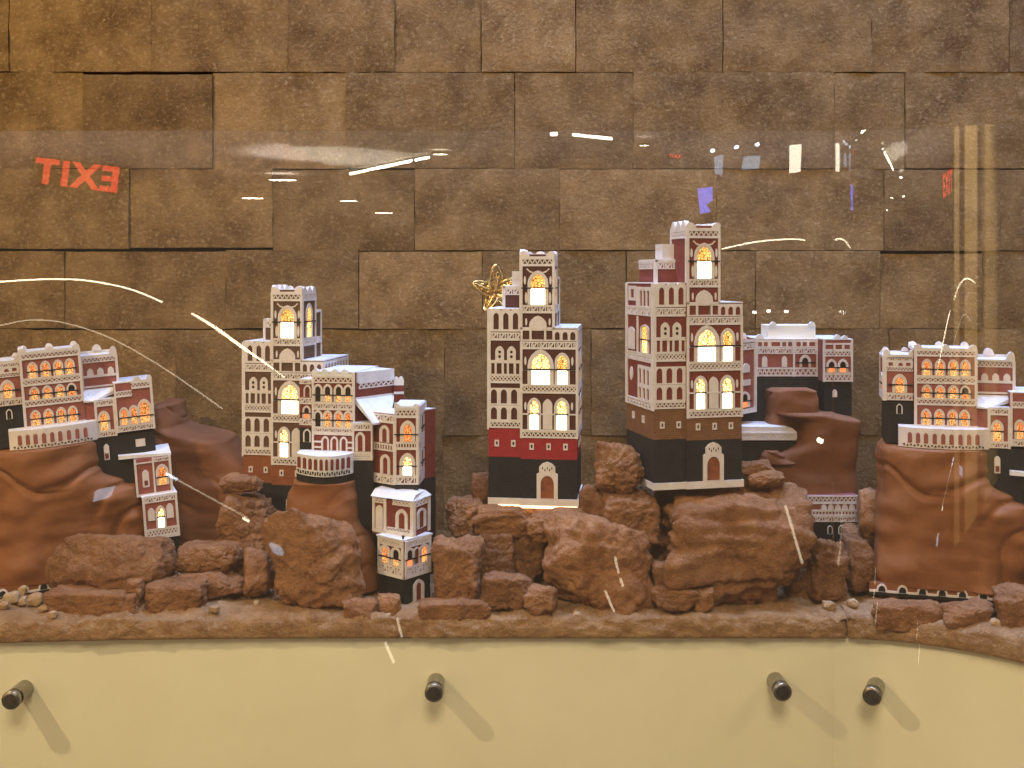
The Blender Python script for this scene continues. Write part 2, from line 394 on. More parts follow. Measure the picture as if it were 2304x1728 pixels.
def frame_arch(mb, f, cx, wd, top, bot, t, o1=W_, tip=.12, tt=None):
    ringp(mb, f, arch(cx, wd+2*t, top-(tt or t*1.2), bot+.01, tip), arch(cx, wd, top, bot, tip), -.0004, o1)
def tile(mb, f, x0, y0, x1, y1, hole, o1=W_):           # white panel with one opening cut through it
    cx = sum(p[0] for p in hole)/len(hole); cy = sum(p[1] for p in hole)/len(hole)
    outer = []
    for (hx, hy) in hole:
        dx, dy = hx-cx, hy-cy; k = 1e9
        if dx > 1e-6: k = min(k, (x1-cx)/dx)
        if dx < -1e-6: k = min(k, (x0-cx)/dx)
        if dy > 1e-6: k = min(k, (y1-cy)/dy)
        if dy < -1e-6: k = min(k, (y0-cy)/dy)
        outer.append([cx+dx*k, cy+dy*k])
    for c in ((x0, y0), (x1, y0), (x1, y1), (x0, y1)):    # snap the nearest outline point into each corner
        i = min(range(len(outer)), key=lambda i: (outer[i][0]-c[0])**2+(outer[i][1]-c[1])**2); outer[i] = list(c)
    ringp(mb, f, outer, hole, -.0004, o1)
def arcade(T, f, x0, y0, x1, y1, openings, mt='white', name='arcade', top=None):
    """openings: (cx, w, top, bottom, arched)"""
    mb = MB(); ops = sorted(openings); edges = [x0]+[(ops[i][0]+ops[i+1][0])/2 for i in range(len(ops)-1)]+[x1]
    for i, (cx, wd, t, b, ar) in enumerate(ops):
        hole = arch(cx, wd, t, b) if ar else [(cx-wd/2, b), (cx-wd/2, (t+b)/2), (cx-wd/2, t), (cx, t), (cx+wd/2, t), (cx+wd/2, (t+b)/2), (cx+wd/2, b), (cx, b)]
        tile(mb, f, edges[i], y0, edges[i+1], y1, hole)
    if top:                                              # scalloped crest
        n = len(ops)
        for i in range(n):
            a_, b_ = edges[i], edges[i+1]
            poly(mb, f, [(a_, y0), (b_, y0)]+[(b_+(a_-b_)*t/8, y0-top*math.sin(math.pi*t/8)) for t in range(1, 8)], -.003, W_)
    return T.part(name, mb, mt)
def lattice(T, f, x0, y0, x1, y1, kind='tri', n=None, mt='white', name='lattice_band', rail=.2):
    mb = MB(); h = y1-y0; r = h*rail; a_, b_ = y0+r, y1-r; ww = max(3.0, h*.15)
    rect(mb, f, x0, y0, x1, a_); rect(mb, f, x0, b_, x1, y1)
    n = n or max(3, round((x1-x0)/(h*.8))); st = (x1-x0)/n
    def bar(xa, ya, xb, yb, t=ww, o=W_*.92):
        dx, dy = xb-xa, yb-ya; L = math.hypot(dx, dy); nx, ny = -dy/L*t/2, dx/L*t/2
        poly(mb, f, [(xa+nx, ya+ny), (xa-nx, ya-ny), (xb-nx, yb-ny), (xb+nx, yb+ny)], -.0004, o)
    for i in range(n):
        xa, xb = x0+i*st, x0+(i+1)*st
        if kind == 'tri': bar(xa, b_, (xa+xb)/2, a_); bar((xa+xb)/2, a_, xb, b_)
        elif kind == 'dia': bar(xa, b_, xb, a_); bar(xa, a_, xb, b_, o=W_*.85)
        elif kind == 'scroll':
            if i % 3 == 2: bar((xa+xb)/2, a_, (xa+xb)/2, b_)
            elif i % 3: bar(xa, b_, xb, a_, ww*1.6)
            else:
                c_ = ((xa+xb)/2, (a_+b_)/2); rr = min(st, b_-a_)*.36
                o = [(c_[0]+st*.5*math.cos(q), c_[1]+(b_-a_)*.5*math.sin(q)) for q in [k*math.pi/4 for k in range(8)]]
                i_ = [(c_[0]+rr*.55*math.cos(q), c_[1]+rr*.7*math.sin(q)) for q in [k*math.pi/4 for k in range(8)]]
                ringp(mb, f, o, i_, -.0004, W_*.95)
        elif kind == 'dent': bar((xa+xb)/2, a_, (xa+xb)/2, b_, st*.42)
    return T.part(name, mb, mt)
def strips(T, f, rects, mt='white', name='corner_trim'):
    mb = MB()
    for r in rects: rect(mb, f, *r, o1=W_*1.12)
    return T.part(name, mb, mt)
def window(T, f, cx, wd, top, bot, split=None, up='lit_amber', lo='lit_white', ledge=None, t=None, name='window', tip=.12, fr='white'):
    t = t or max(6, wd*.14)
    mb = MB(); frame_arch(mb, f, cx, wd, top, bot, t, tip=tip)
    wn = T.part(name, mb, fr)
    mb = MB(); frame_arch(mb, f, cx, wd*.86, top+wd*.08, bot-1, wd*.07, o1=W_*.7, tip=tip); T.part('inner_frame', mb, fr, wn)
    iw, it = wd*.88, top+wd*.07
    A = arch(cx, iw, it, bot, tip)
    if split:
        mb = MB(); U = arch(cx, iw, it, split, tip); poly(mb, f, U, -.0002, .0004); T.part('upper_pane', mb, up, wn)
        mb = MB(); rect(mb, f, cx-iw/2, split+1, cx+iw/2, bot, -.0002, .0004); T.part('lower_pane', mb, lo, wn)
        mb = MB(); l0, l1 = ledge or (cx-wd*.75, cx+wd*.75)
        rect(mb, f, l0, split-3.5, l1, split+3.5, -.0003, W_*1.7); T.part('ledge', mb, 'ledge', wn)
        mb = MB(); rect(mb, f, cx-1.2, split+3, cx+1.2, bot, 0, .0008); 
    else:
        mb = MB(); poly(mb, f, A, -.0002, .0004); T.part('pane', mb, up, wn)
    return wn
def blind(T, f, cx, wd, top, bot, t=None, holes=0, mt='white', name='blind_niche', solid=True):
    mb = MB()
    if solid:
        poly(mb, f, arch(cx, wd, top, bot, .2), -.0004, W_)
        o = T.part(name, mb, mt)
        if holes:
            h = (bot-top); mb = MB()
            for i in range(holes):
                cy = top+h*(.42+.33*i); r = wd*.17
                poly(mb, f, [(cx+r*math.cos(q*math.pi/4), cy+r*math.sin(q*math.pi/4)) for q in range(8)], W_*.9, W_*1.15)
            T.part('opening', mb, 'dark_glass', o)
        return o
    frame_arch(mb, f, cx, wd, top, bot, t or wd*.2, tip=.2)
    return T.part(name, mb, mt)
def ovals(T, f, pts, rx=6, ry=16, mt='white'):
    for (x, y) in pts:
        mb = MB(); poly(mb, f, [(x+rx*math.cos(q*math.pi/5), y+ry*math.sin(q*math.pi/5)) for q in range(10)], -.0004, W_*.8)
        T.part('boss', mb, mt)
def peeps(T, f, pts, wd=26, h=38):
    for (x, y) in pts:
        mb = MB(); tile(mb, f, x-wd/2, y-h/2, x+wd/2, y+h/2, [(x-wd*.22, y+h*.25), (x-wd*.22, y), (x-wd*.22, y-h*.25), (x, y-h*.28), (x+wd*.22, y-h*.25), (x+wd*.22, y), (x+wd*.22, y+h*.25), (x, y+h*.25)])
        o = T.part('peephole', mb, 'white')
        mb = MB(); rect(mb, f, x-wd*.2, y-h*.24, x+wd*.2, y+h*.24, 0, .0003); T.part('opening', mb, 'dark_glass', o)
def horn(mb, f, cx, base, top, wd, lean):                # curled corner merlon
    pts = [(cx-wd/2, base), (cx+wd/2, base)]
    for i in range(1, 8):
        t = math.pi*i/8; pts.append((cx+wd/2*math.cos(t)+lean*wd*.35*math.sin(t), base-(base-top)*math.sin(t)))
    poly(mb, f, pts, -.0045, W_)
def crest(T, f, x0, x1, base, top, pts, low=None, mt='white', name='parapet'):
    mb = MB()
    if low is not None: rect(mb, f, x0, low, x1, base, -.0028, W_)
    for (cx, wd, le) in pts: horn(mb, f, cx, low if low is not None else base, top, wd, le)
    return T.part(name, mb, mt)
def blockf(T, f, x0, y0, x1, y1, depth, mt, name='wall', off=0.0):
    mb = MB(); rect(mb, f, x0, y0, x1, y1, -depth, off); return T.part(name, mb, mt)
def slab(T, f, x0, x1, y, depth, th=6, mt='white_roof', over=3, name='roof'):
    mb = MB(); rect(mb, f, x0-over, y-th, x1+over, y+.5, -depth, .0007); return T.part(name, mb, mt)
def doorway(T, f, cx, top, bot, wd, dt, dw, ot=None):
    mb = MB(); ot = ot or top
    outer = [(cx-wd/2, bot), (cx-wd/2, dt-10), (cx-wd*.38, dt-18), (cx-wd*.38, top+30), (cx-wd*.22, top+10), (cx, top), (cx+wd*.22, top+10), (cx+wd*.38, top+30), (cx+wd*.38, dt-18), (cx+wd/2, dt-10), (cx+wd/2, bot)]
    inner = arch(cx, dw, dt, bot-2, .0, 9)
    ringp(mb, f, outer, inner, -.0004, W_*1.3); dr = T.part('door', mb, 'white')
    mb = MB(); poly(mb, f, inner, -.0003, .0006); T.part('door_leaf', mb, 'door_wood', dr)
    mb = MB(); h = dt-top
    for i in range(5):
        x = cx+(i-2)*wd*.11; y = top+h*(.58 if i % 2 else .45)
        poly(mb, f, [(x-3, y+7), (x+3, y+7), (x+3, y-4), (x, y-8), (x-3, y-4)], W_*1.2, W_*1.45)
    T.part('fretwork', mb, 'dark_glass', dr)

# ------------------------------------------------------------------ tall tower house (one model, three copies in the photo)
def make_tower():
    k = .3738*1.29/F; yF = -230*k
    T = Thing('tower_house', 'x', 'model tower', (0, 0, 0), 'lit ceramic tower houses')
    X = lambda x: (x-427.5)*k
    ff = LF((0, yF, 0), (1, 0, 0), (0, -1, 0), 427.5, 1555, k, k)            # main front
    fl = LF((0, yF+15*k, 0), (1, 0, 0), (0, -1, 0), 427.5, 1555, k, k)      # left wing front
    kl = 445*k/165; kv = k*1155/1200
    fs = LF((X(165), yF+15*k, 0), (0, -1, 0), (-1, 0, 0), 235, 400+1155/kv*k, kl, kv)   # left side
    fr = LF((X(690), yF, 0), (0, 1, 0), (1, 0, 0), 0, 1555, k, k)           # right side of main block, x = units back
    ft = LF((X(553), yF, 0), (0, 1, 0), (1, 0, 0), 0, 1555, k, k)           # right side of top tower
    Z = lambda y: (1555-y)*k
    def B(name, x0, x1, d0, d1, y0, y1, mt):
        mb = MB(); mb.box(X(x0), X(x1), yF+d0*k, yF+d1*k, Z(y1), Z(y0)); return T.part(name, mb, mt)
    # bodies: foot, black base, coloured brick band, painted storeys
    B('foot', 352, 700, -8, 466, 1515, 1555, 'white'); B('foot', 162, 351, 7, 466, 1517, 1555, 'white')
    B('base', 357, 690, 0, 460, 1283, 1515, 'black'); B('base', 165, 356.5, 15, 460, 1275, 1517, 'black')
    B('brick_band', 357, 690, 0, 460, 1158, 1283, 'band_red'); B('brick_band', 165, 356.5, 15, 460, 1103, 1275, 'band_red')
    B('wall', 357, 690, 0, 460, 515, 1158, 'wall_maroon'); B('wall', 165, 356.5, 15, 460, 405, 1103, 'wall_maroon')
    B('tower_wall', 357, 553, 0, 233, 80, 515, 'wall_maroon'); B('tower_wall', 380, 562, 233, 310, 215, 515, 'wall_maroon')
    B('rear_wall', 235, 356.5, 170, 430, 272, 399, 'wall_maroon'); B('stair_turret', 285, 356.5, 190, 300, 178, 266, 'white')
    B('roof', 357, 695, 233.5, 462, 508, 515, 'white_roof'); B('roof', 553.5, 695, -5, 233, 508.5, 515, 'white_roof')
    B('roof', 163, 356, 20, 462, 399, 405, 'white_roof'); B('roof', 233, 356, 168, 432, 266, 272, 'white_roof'); B('roof', 362, 548, 5, 228, 76, 80, 'white_roof')
    B('roof', 382, 564, 234, 312, 209, 215, 'white_roof')
    # ---- front of top tower
    strips(T, ff, [(355, 100, 369, 520), (544, 100, 557, 520), (369, 143, 544, 150), (369, 378, 544, 384), (369, 418, 544, 426), (355, 508, 557, 520)])
    lattice(T, ff, 369, 102, 544, 144, 'tri', 6)
    crest(T, ff, 355, 557, 102, 60, [(385, 55, -.6), (530, 52, .6)], low=92)
    window(T, ff, 460, 96, 190, 376, 278, 'lit_amber', 'lit_white', (362, 552), t=13)
    for s in (-1, 1):
        mb = MB(); poly(mb, ff, [(460+s*70, 168), (460+s*62, 172), (460+s*48, 186), (460+s*30, 190), (460+s*30, 183), (460+s*50, 176), (460+s*62, 162)][::s], -.0004, W_*.8); T.part('scroll', mb, 'white')
    ovals(T, ff, [(383, 232), (534, 232)], 7, 25); ovals(T, ff, [(391, 335), (531, 335)], 8, 34)
    lattice(T, ff, 369, 384, 544, 418, 'scroll', 11, rail=.18)
    blind(T, ff, 460, 102, 440, 508); ovals(T, ff, [(391, 476), (529, 476)], 6, 22)
    arcade(T, ff, 357, 520, 690, 588, [(390, 40, 528, 580, 0), (460, 74, 528, 580, 0), (527, 36, 528, 580, 0), (574, 28, 534, 582, 1), (620, 30, 534, 582, 1), (665, 30, 534, 582, 1)])
    lattice(T, ff, 369, 592, 683, 632, 'scroll', 19, rail=.2)
    strips(T, ff, [(355, 590, 369, 1160), (682, 590, 695, 1160), (369, 632, 682, 637), (369, 752, 682, 762), (369, 842, 682, 849), (369, 890, 682, 896), (369, 1014, 682, 1022), (369, 1108, 682, 1115)])
    window(T, ff, 476, 124, 655, 842, 755, 'lit_warm', 'lit_white', (372, 682), t=15)
    window(T, ff, 603, 66, 668, 842, 755, 'lit_amber', 'lit_white', (570, 640), t=11)
    ovals(T, ff, [(386, 706), (662, 706)], 7, 26)
    lattice(T, ff, 369, 849, 682, 890, 'dia', 13, rail=.16)
    window(T, ff, 438, 58, 934, 1108, 1017, 'lit_warm', 'lit_white', (405, 472), t=11)
    window(T, ff, 600, 66, 934, 1108, 1017, 'lit_warm', 'lit_white', (562, 640), t=12)
    blind(T, ff, 517, 56, 928, 1106); ovals(T, ff, [(386, 970), (660, 970)], 7, 24)
    lattice(T, ff, 369, 1115, 682, 1158, 'tri', 12, rail=.24)
    peeps(T, ff, [(423, 1208), (523, 1208), (622, 1208)])
    doorway(T, ff, 515, 1296, 1514, 124, 1378, 78)
    # ---- front of left wing
    arcade(T, fl, 165, 412, 356, 535, [(211, 32, 425, 522, 1), (269, 32, 425, 522, 1), (326, 32, 425, 522, 1)], top=14)
    lattice(T, fl, 178, 540, 352, 582, 'scroll', 11, rail=.2)
    strips(T, fl, [(163, 536, 178, 1104), (178, 704, 353, 714), (178, 582, 353, 588), (178, 833, 353, 840)])
    blind(T, fl, 232, 52, 620, 704, holes=2); blind(T, fl, 302, 52, 620, 704, holes=2)
    arcade(T, fl, 178, 712, 354, 792, [(192, 20, 722, 785, 0), (229, 30, 722, 785, 0), (266, 18, 722, 785, 0), (301, 28, 722, 785, 0), (339, 20, 722, 785, 0)])
    lattice(T, fl, 178, 793, 352, 833, 'dia', 8, rail=.16)
    arcade(T, fl, 178, 868, 354, 968, [(198, 36, 876, 960, 1), (257, 36, 876, 960, 1), (318, 36, 876, 960, 1)])
    arcade(T, fl, 178, 970, 354, 1062, [(198, 36, 982, 1054, 1), (257, 36, 982, 1054, 1), (318, 36, 982, 1054, 1)])
    lattice(T, fl, 178, 1062, 352, 1104, 'tri', 7, rail=.24); peeps(T, fl, [(215, 1194), (313, 1195)])
    # ---- left side
    strips(T, fs, [(68, 405, 80, 1142), (226, 405, 238, 1142), (80, 540, 226, 548), (136, 425, 144, 545), (140, 600, 147, 815)])
    arcade(T, fs, 144, 425, 226, 545, [(165, 14, 445, 538, 1), (186, 14, 445, 538, 1), (208, 14, 445, 538, 1)])
    mb = MB(); ringp(mb, fs, [(88, 510), (132, 510), (132, 420), (88, 420)], [(100, 492), (122, 492), (122, 440), (100, 440)], -.0004, W_); T.part('square_frame', mb, 'white')
    lattice(T, fs, 80, 548, 226, 596, 'scroll', 12, rail=.2)
    blind(T, fs, 104, 40, 670, 806); window(T, fs, 186, 36, 655, 814, 737, 'lit_amber', 'lit_warm', (158, 222), t=7)
    lattice(T, fs, 80, 816, 226, 868, 'dia', 9)
    ovals(T, fs, [(104, 955)], 9, 42)
    arcade(T, fs, 146, 892, 226, 1008, [(160, 13, 912, 1000, 1), (184, 13, 912, 1000, 1), (207, 13, 912, 1000, 1)])
    arcade(T, fs, 146, 1008, 226, 1096, [(160, 13, 1022, 1088, 1), (184, 13, 1022, 1088, 1), (207, 13, 1022, 1088, 1)])
    lattice(T, fs, 80, 1096, 226, 1142, 'tri', 8); peeps(T, fs, [(117, 1205), (177, 1210)], 12, 42)
    # rear block seen over the wing
    fb = LF((0, yF+170*k, 0), (1, 0, 0), (0, -1, 0), 427.5, 1555, k, k)
    strips(T, fb, [(233, 270, 247, 399), (233, 270, 356, 282)]); lattice(T, fb, 247, 282, 354, 322, 'scroll', 7)
    fbl = LF((X(235), yF+170*k, 0), (0, -1, 0), (-1, 0, 0), 0, 1555, k, k)
    strips(T, fbl, [(-260, 270, 0, 284), (-12, 284, 0, 399)]); lattice(T, fbl, -255, 284, -14, 322, 'scroll', 12)
    # ---- top tower, other sides
    ftl = LF((X(357), yF, 0), (0, -1, 0), (-1, 0, 0), 0, 1555, k, k)
    strips(T, ftl, [(-233, 100, -221, 400), (-12, 100, 0, 400), (-221, 143, -12, 150)]); lattice(T, ftl, -221, 102, -12, 144, 'tri', 8)
    crest(T, ftl, -233, -2, 102, 50, [(-190, 56, 0), (-112, 62, 0), (-36, 56, 0)], low=92)
    ftb = LF((0, yF+233*k, 0), (-1, 0, 0), (0, 1, 0), 427.5, 1555, k, k)
    crest(T, ftb, 302, 500, 102, 58, [(330, 50, 0), (400, 62, 0), (470, 50, 0)], low=84)
    strips(T, ft, [(2, 100, 13, 515), (221, 100, 233, 515), (13, 143, 221, 150), (13, 418, 221, 428), (13, 378, 221, 384)])
    lattice(T, ft, 13, 102, 221, 144, 'tri', 9); crest(T, ft, 2, 233, 102, 62, [(38, 56, 0), (118, 62, 0), (196, 56, 0)], low=92)
    window(T, ft, 117, 84, 178, 376, 278, 'lit_amber', 'lit_warm', (20, 215), t=12)
    lattice(T, ft, 13, 384, 221, 418, 'scroll', 13)
    fq = LF((X(562), yF+233*k, 0), (0, 1, 0), (1, 0, 0), 0, 1555, k, k)
    strips(T, fq, [(0, 215, 77, 226), (66, 226, 77, 515), (0, 378, 66, 420)])
    # ---- right side of main block
    arcade(T, fr, 0, 520, 460, 588, [(38+55*i, 30, 532, 582, 1) for i in range(8)])
    lattice(T, fr, 14, 592, 446, 632, 'scroll', 24); lattice(T, fr, 14, 849, 446, 890, 'dia', 18, rail=.16); lattice(T, fr, 14, 1115, 446, 1158, 'tri', 16, rail=.24)
    strips(T, fr, [(1, 590, 14, 1160), (446, 590, 460, 1160), (14, 632, 446, 637), (14, 752, 446, 762), (14, 842, 446, 849), (14, 890, 446, 896), (14, 1108, 446, 1115)])
    for c in (120, 330):
        window(T, fr, c, 80, 668, 842, 755, 'lit_amber', 'lit_warm', (c-70, c+70), t=12); window(T, fr, c, 80, 934, 1108, 1017, 'lit_amber', 'lit_warm', (c-70, c+70), t=12)
    peeps(T, fr, [(120, 1208), (230, 1208), (340, 1208)])
    return T.root
def copy_tree(o, parent=None):
    c = o.copy(); col.objects.link(c); c.parent = parent
    for ch in list(o.children): copy_tree(ch, c)
    return c
def recolour(root, table):
    for o in root.children_recursive:
        if o.type == 'MESH' and o.data.materials and o.data.materials[0]:
            n = o.data.materials[0].name
            if n in table: o.material_slots[0].link = 'OBJECT'; o.material_slots[0].material = M[table[n]]
def place(root, px, py, d, yaw, label, roll=0):
    root.location = P(px, py, d); root.rotation_euler = (0, R_(roll), R_(yaw)); root['label'] = label
tower = make_tower()
t2 = copy_tree(tower); t4 = copy_tree(tower)
# reference pixel = middle of the model's foot
def glow(root):
    k = .3738*1.29/F; mb = MB(); mb.box((225-427.5)*k, (690-427.5)*k, -226*k, -190*k, -.0035, -.0003)
    o = link('base_lamp', mb, 'lit_base', root, Vector((0, 0, 0))); return o
emis('lit_base', (1.0, .62, .36), 5)
glow(tower)
place(tower, 1206, 1119, 1.305, -6.5, 'tall lit tower house with a bright red band above its black base')
place(t2, 667, 1172, 1.365, -10, 'tall lit brown tower house with orange brick band, behind the corner palace')
recolour(t2, {'wall_maroon': 'wall_brown', 'band_red': 'band_orange', 'black': 'black_plain'})
place(t4, 1536, 1082, 1.248, 13.5, 'tallest lit tower house with a tan brick band and brown arched door')
recolour(t4, {'wall_maroon': 'wall_red', 'band_red': 'band_tan', 'black': 'black_plain'})

# ------------------------------------------------------------------ clay cliffs and rocks
def relief(rows, yf, yb, seed, amp=.006, nz=70, na=110, fold=1.0, power=.45):
    nz, na = int(nz*1.5), int(na*1.5)
    """rows: (z, x left, x right) from the bottom up, metres; an upright lump of modelled clay"""
    rows = sorted(rows); mb = MB(); vs = []; fs = []
    z0, z1 = rows[0][0], rows[-1][0]; yc, hd = (yf+yb)/2, abs(yb-yf)/2
    def lr(z):
        for i in range(len(rows)-1):
            if rows[i][0] <= z <= rows[i+1][0]:
                t = (z-rows[i][0])/max(1e-9, rows[i+1][0]-rows[i][0]); t = t*t*(3-2*t)
                return rows[i][1]+(rows[i+1][1]-rows[i][1])*t, rows[i][2]+(rows[i+1][2]-rows[i][2])*t
        return rows[-1][1:]
    for j in range(nz+1):
        z = z0+(z1-z0)*j/nz; l, r = lr(z); xm, hw = (l+r)/2, (r-l)/2
        for i in range(na):
            t = 2*math.pi*i/na; c, s = math.cos(t), math.sin(t)
            x = xm+hw*math.copysign(abs(c)**power, c); y = yc-hd*math.copysign(abs(s)**power, s)
            q = Vector((x*9+seed, y*9, z*16)); wv = noise.noise(Vector((x*7+seed, y*7, z*7)))*1.5
            f = noise.fractal(q, .9, 2, 3)
            ridge = min(1.0, abs(noise.noise(Vector((x*4+seed*2, y*4, z*24+wv*2))))*4.5)**.6
            dsp = amp*(f*1.1+fold*.62*ridge)+noise.noise(Vector((x*60, y*60, z*60+seed)))*.0007
            nx, ny = c, -s
            vs.append(Vector((x+nx*dsp*.6, y+ny*dsp, z)))
    for j in range(nz):
        for i in range(na): fs.append((j*na+i, j*na+(i+1) % na, (j+1)*na+(i+1) % na, (j+1)*na+i))
    fs.append(tuple(range(na))[::-1]); fs.append(tuple(nz*na+i for i in range(na)))
    mb.add(vs, fs); return mb

# ------------------------------------------------------------------ rock palace (one model, two copies in the photo)
def make_palace():
    k = .3978*1.216/F; T = Thing('rock_palace', 'x', 'model palace', (0, 0, 0), 'ceramic palaces built on a brown rock')
    X = lambda x: (x-450)*k; Z = lambda y: (1500-y)*k
    L = lambda dep: LF((0, dep*k, 0), (1, 0, 0), (0, -1, 0), 450, 1500, k, k)
    def B(name, x0, x1, d0, d1, y0, y1, mt, parent=None):
        mb = MB(); mb.box(X(x0), X(x1), d0*k, d1*k, Z(y1), Z(y0)); return T.part(name, mb, mt, parent)
    # main block
    fm = L(0); B('wall', 305, 635, 0, 300, 118, 552, 'wall_rose'); B('roof', 310, 630, 6, 296, 112, 118, 'white_roof')
    crest(T, fm, 305, 635, 125, 88, [(325, 42, -.4), (470, 44, 0), (612, 42, .4)], low=108)
    fmb = LF((0, 300*k, 0), (-1, 0, 0), (0, 1, 0), 450, 1500, k, k); crest(T, fmb, 265, 595, 125, 88, [(290, 42, 0), (430, 44, 0), (575, 42, 0)], low=112)
    fml = LF((X(305), 0, 0), (0, -1, 0), (-1, 0, 0), 0, 1500, k, k); crest(T, fml, -300, 0, 125, 90, [(-270, 42, 0), (-150, 44, 0)], low=110)
    lattice(T, fm, 318, 122, 622, 152, 'tri', 13); lattice(T, fm, 318, 272, 622, 306, 'dia', 11); lattice(T, fm, 318, 398, 622, 428, 'tri', 13)
    strips(T, fm, [(303, 118, 318, 552), (622, 118, 637, 430), (318, 152, 622, 157), (318, 264, 622, 272), (318, 306, 622, 311), (318, 392, 622, 398), (318, 428, 622, 433), (318, 544, 640, 552)])
    for r, (tp, sp, bt) in enumerate([(180, 229, 264), (325, 363, 392), (462, 506, 544)]):
        for c, cx in enumerate((371, 441, 510, 573)):
            dark = r == 1 and c == 3
            wn = window(T, fm, cx-(r == 2)*4, 40, tp, bt, sp, 'dark_glass' if dark else 'lit_orange', 'lit_orange' if dark else 'lit_orange_bright', (cx-35, cx+35), t=8)
    # left wing
    fw = L(40); B('wall', 142, 304, 40, 300, 160, 418, 'wall_rose'); B('roof', 146, 303, 44, 296, 154, 160, 'white_roof')
    crest(T, fw, 142, 304, 170, 124, [(160, 38, -.3), (292, 30, .3)], low=152)
    fwb = LF((0, 300*k, 0), (-1, 0, 0), (0, 1, 0), 450, 1500, k, k); crest(T, fwb, 596, 758, 170, 126, [(620, 40, 0), (730, 40, 0)], low=148)
    lattice(T, fw, 158, 166, 300, 190, 'scroll', 11); arcade(T, fw, 158, 190, 300, 222, [(180, 24, 198, 218, 0), (233, 26, 198, 218, 1), (275, 24, 198, 218, 0)])
    lattice(T, fw, 158, 222, 300, 248, 'tri', 8); strips(T, fw, [(140, 160, 158, 418), (158, 372, 303, 378)])
    window(T, fw, 229, 54, 278, 370, 326, 'lit_orange', 'lit_orange_bright', (165, 300), t=13); lattice(T, fw, 158, 378, 303, 414, 'scroll', 9)
    fwl = LF((X(142), 40*k, 0), (0, -1, 0), (-1, 0, 0), 0, 1500, k, k)
    strips(T, fwl, [(-260, 160, -246, 418), (-14, 160, 0, 418), (-246, 160, -14, 176)]); lattice(T, fwl, -246, 378, -14, 414, 'scroll', 14)
    window(T, fwl, -120, 70, 278, 370, 326, 'lit_ember', 'lit_ember', (-190, -50), t=12)
    B('base', 150, 304, 48, 300, 418, 660, 'black_plain'); blind(T, L(48), 228, 22, 442, 494, t=6, solid=False)
    # right wing
    f2 = L(70); B('wall', 637, 842, 70, 300, 182, 395, 'wall_rose'); B('roof', 640, 838, 74, 296, 176, 182, 'white_roof')
    crest(T, f2, 637, 842, 188, 128, [(820, 44, .3)], low=172)
    f2b = LF((0, 300*k, 0), (-1, 0, 0), (0, 1, 0), 450, 1500, k, k); crest(T, f2b, 60, 262, 188, 122, [(160, 56, 0)], low=160)
    lattice(T, f2, 640, 184, 836, 216, 'tri', 9); strips(T, f2, [(637, 182, 646, 395), (830, 182, 845, 395), (646, 292, 830, 306), (646, 356, 830, 366)])
    for cx in (685, 742, 801): blind(T, f2, cx, 36, 250, 292)
    # sloping white roof and lower block with a red flank
    mb = MB(); mb.prism([Vector((X(x), d*k, Z(y))) for x, d, y in ((632, -8, 442), (690, -8, 446), (690, -8, 440), (632, -8, 430))],
                        [Vector((X(x), 72*k, Z(y))) for x, y in ((632, 400), (860, 400), (860, 372), (632, 372))]); T.part('sloping_roof', mb, 'white_roof')
    B('wall', 635, 690, 6, 290, 442, 552, 'wall_rose')
    # lower right front
    f3 = L(-10); B('wall', 690, 802, -10, 290, 438, 662, 'wall_rose'); B('roof', 688, 804, -12, 290, 432, 438, 'white_roof')
    lattice(T, f3, 702, 440, 792, 472, 'scroll', 6); strips(T, f3, [(688, 438, 702, 662), (792, 438, 806, 662), (702, 472, 792, 477), (702, 622, 792, 630)])
    window(T, f3, 737, 46, 515, 622, 566, 'lit_orange', 'lit_orange_bright', (704, 772), t=10); lattice(T, f3, 702, 630, 792, 660, 'scroll', 6)
    f4 = L(-18); B('wall', 806, 1022, -18, 290, 350, 646, 'wall_rose'); B('roof', 804, 1024, -20, 290, 344, 350, 'white_roof')
    crest(T, f4, 900, 1024, 356, 318, [(940, 44, 0), (1010, 30, .3)], low=342)
    lattice(T, f4, 812, 398, 905, 428, 'tri', 5); lattice(T, f4, 905, 354, 1012, 386, 'tri', 5)
    strips(T, f4, [(804, 350, 814, 646), (1010, 350, 1024, 646), (814, 428, 905, 434), (905, 386, 1010, 392), (814, 606, 1010, 612)])
    for cx, wd, tp in ((852, 38, 506), (908, 38, 500), (970, 62, 470)): window(T, f4, cx, wd, tp, 604, 560, 'lit_orange', 'lit_orange_bright', (cx-wd*.8, cx+wd*.8), t=9)
    lattice(T, f4, 814, 612, 1010, 644, 'scroll', 12)
    B('base', 660, 1018, -8, 290, 662, 960, 'black_plain'); f5 = L(-8); blind(T, f5, 738, 30, 704, 800)
    mb = MB(); rect(mb, f5, 728, 760, 748, 792, W_*.8, W_*1.2); T.part('opening', mb, 'wall_red')
    mb = MB(); rect(mb, f5, 905, 700, 960, 745); T.part('plaque', mb, 'white'); 
    # curved balcony in front
    nseg = 12; pts = []
    for i in range(nseg+1):
        t = i/nseg; pts.append((218+(692-218)*t, -22-62*math.sin(math.pi*t)**.7))
    for i in range(nseg): pass
    mb = MB(); mb.prism([Vector((X(x), d*k, Z(556))) for x, d in pts]+[Vector((X(692), 20*k, Z(548))), Vector((X(218), 20*k, Z(548)))],
                        [Vector((X(x), d*k, Z(668))) for x, d in pts]+[Vector((X(692), 20*k, Z(668))), Vector((X(218), 20*k, Z(668)))])
    bal = T.part('balcony', mb, 'white')
    def onb(x):
        t = (x-218)/(692-218); return -22-62*math.sin(math.pi*max(0, min(1, t)))**.7
    for cx in (275, 317, 358, 403, 447, 490, 537, 583, 628):
        fq = L(onb(cx)-.8); mb = MB(); poly(mb, fq, arch(cx, 22, 582, 640), -.002, .0006); T.part('slot', mb, 'wall_rose', bal)
    mb = MB()
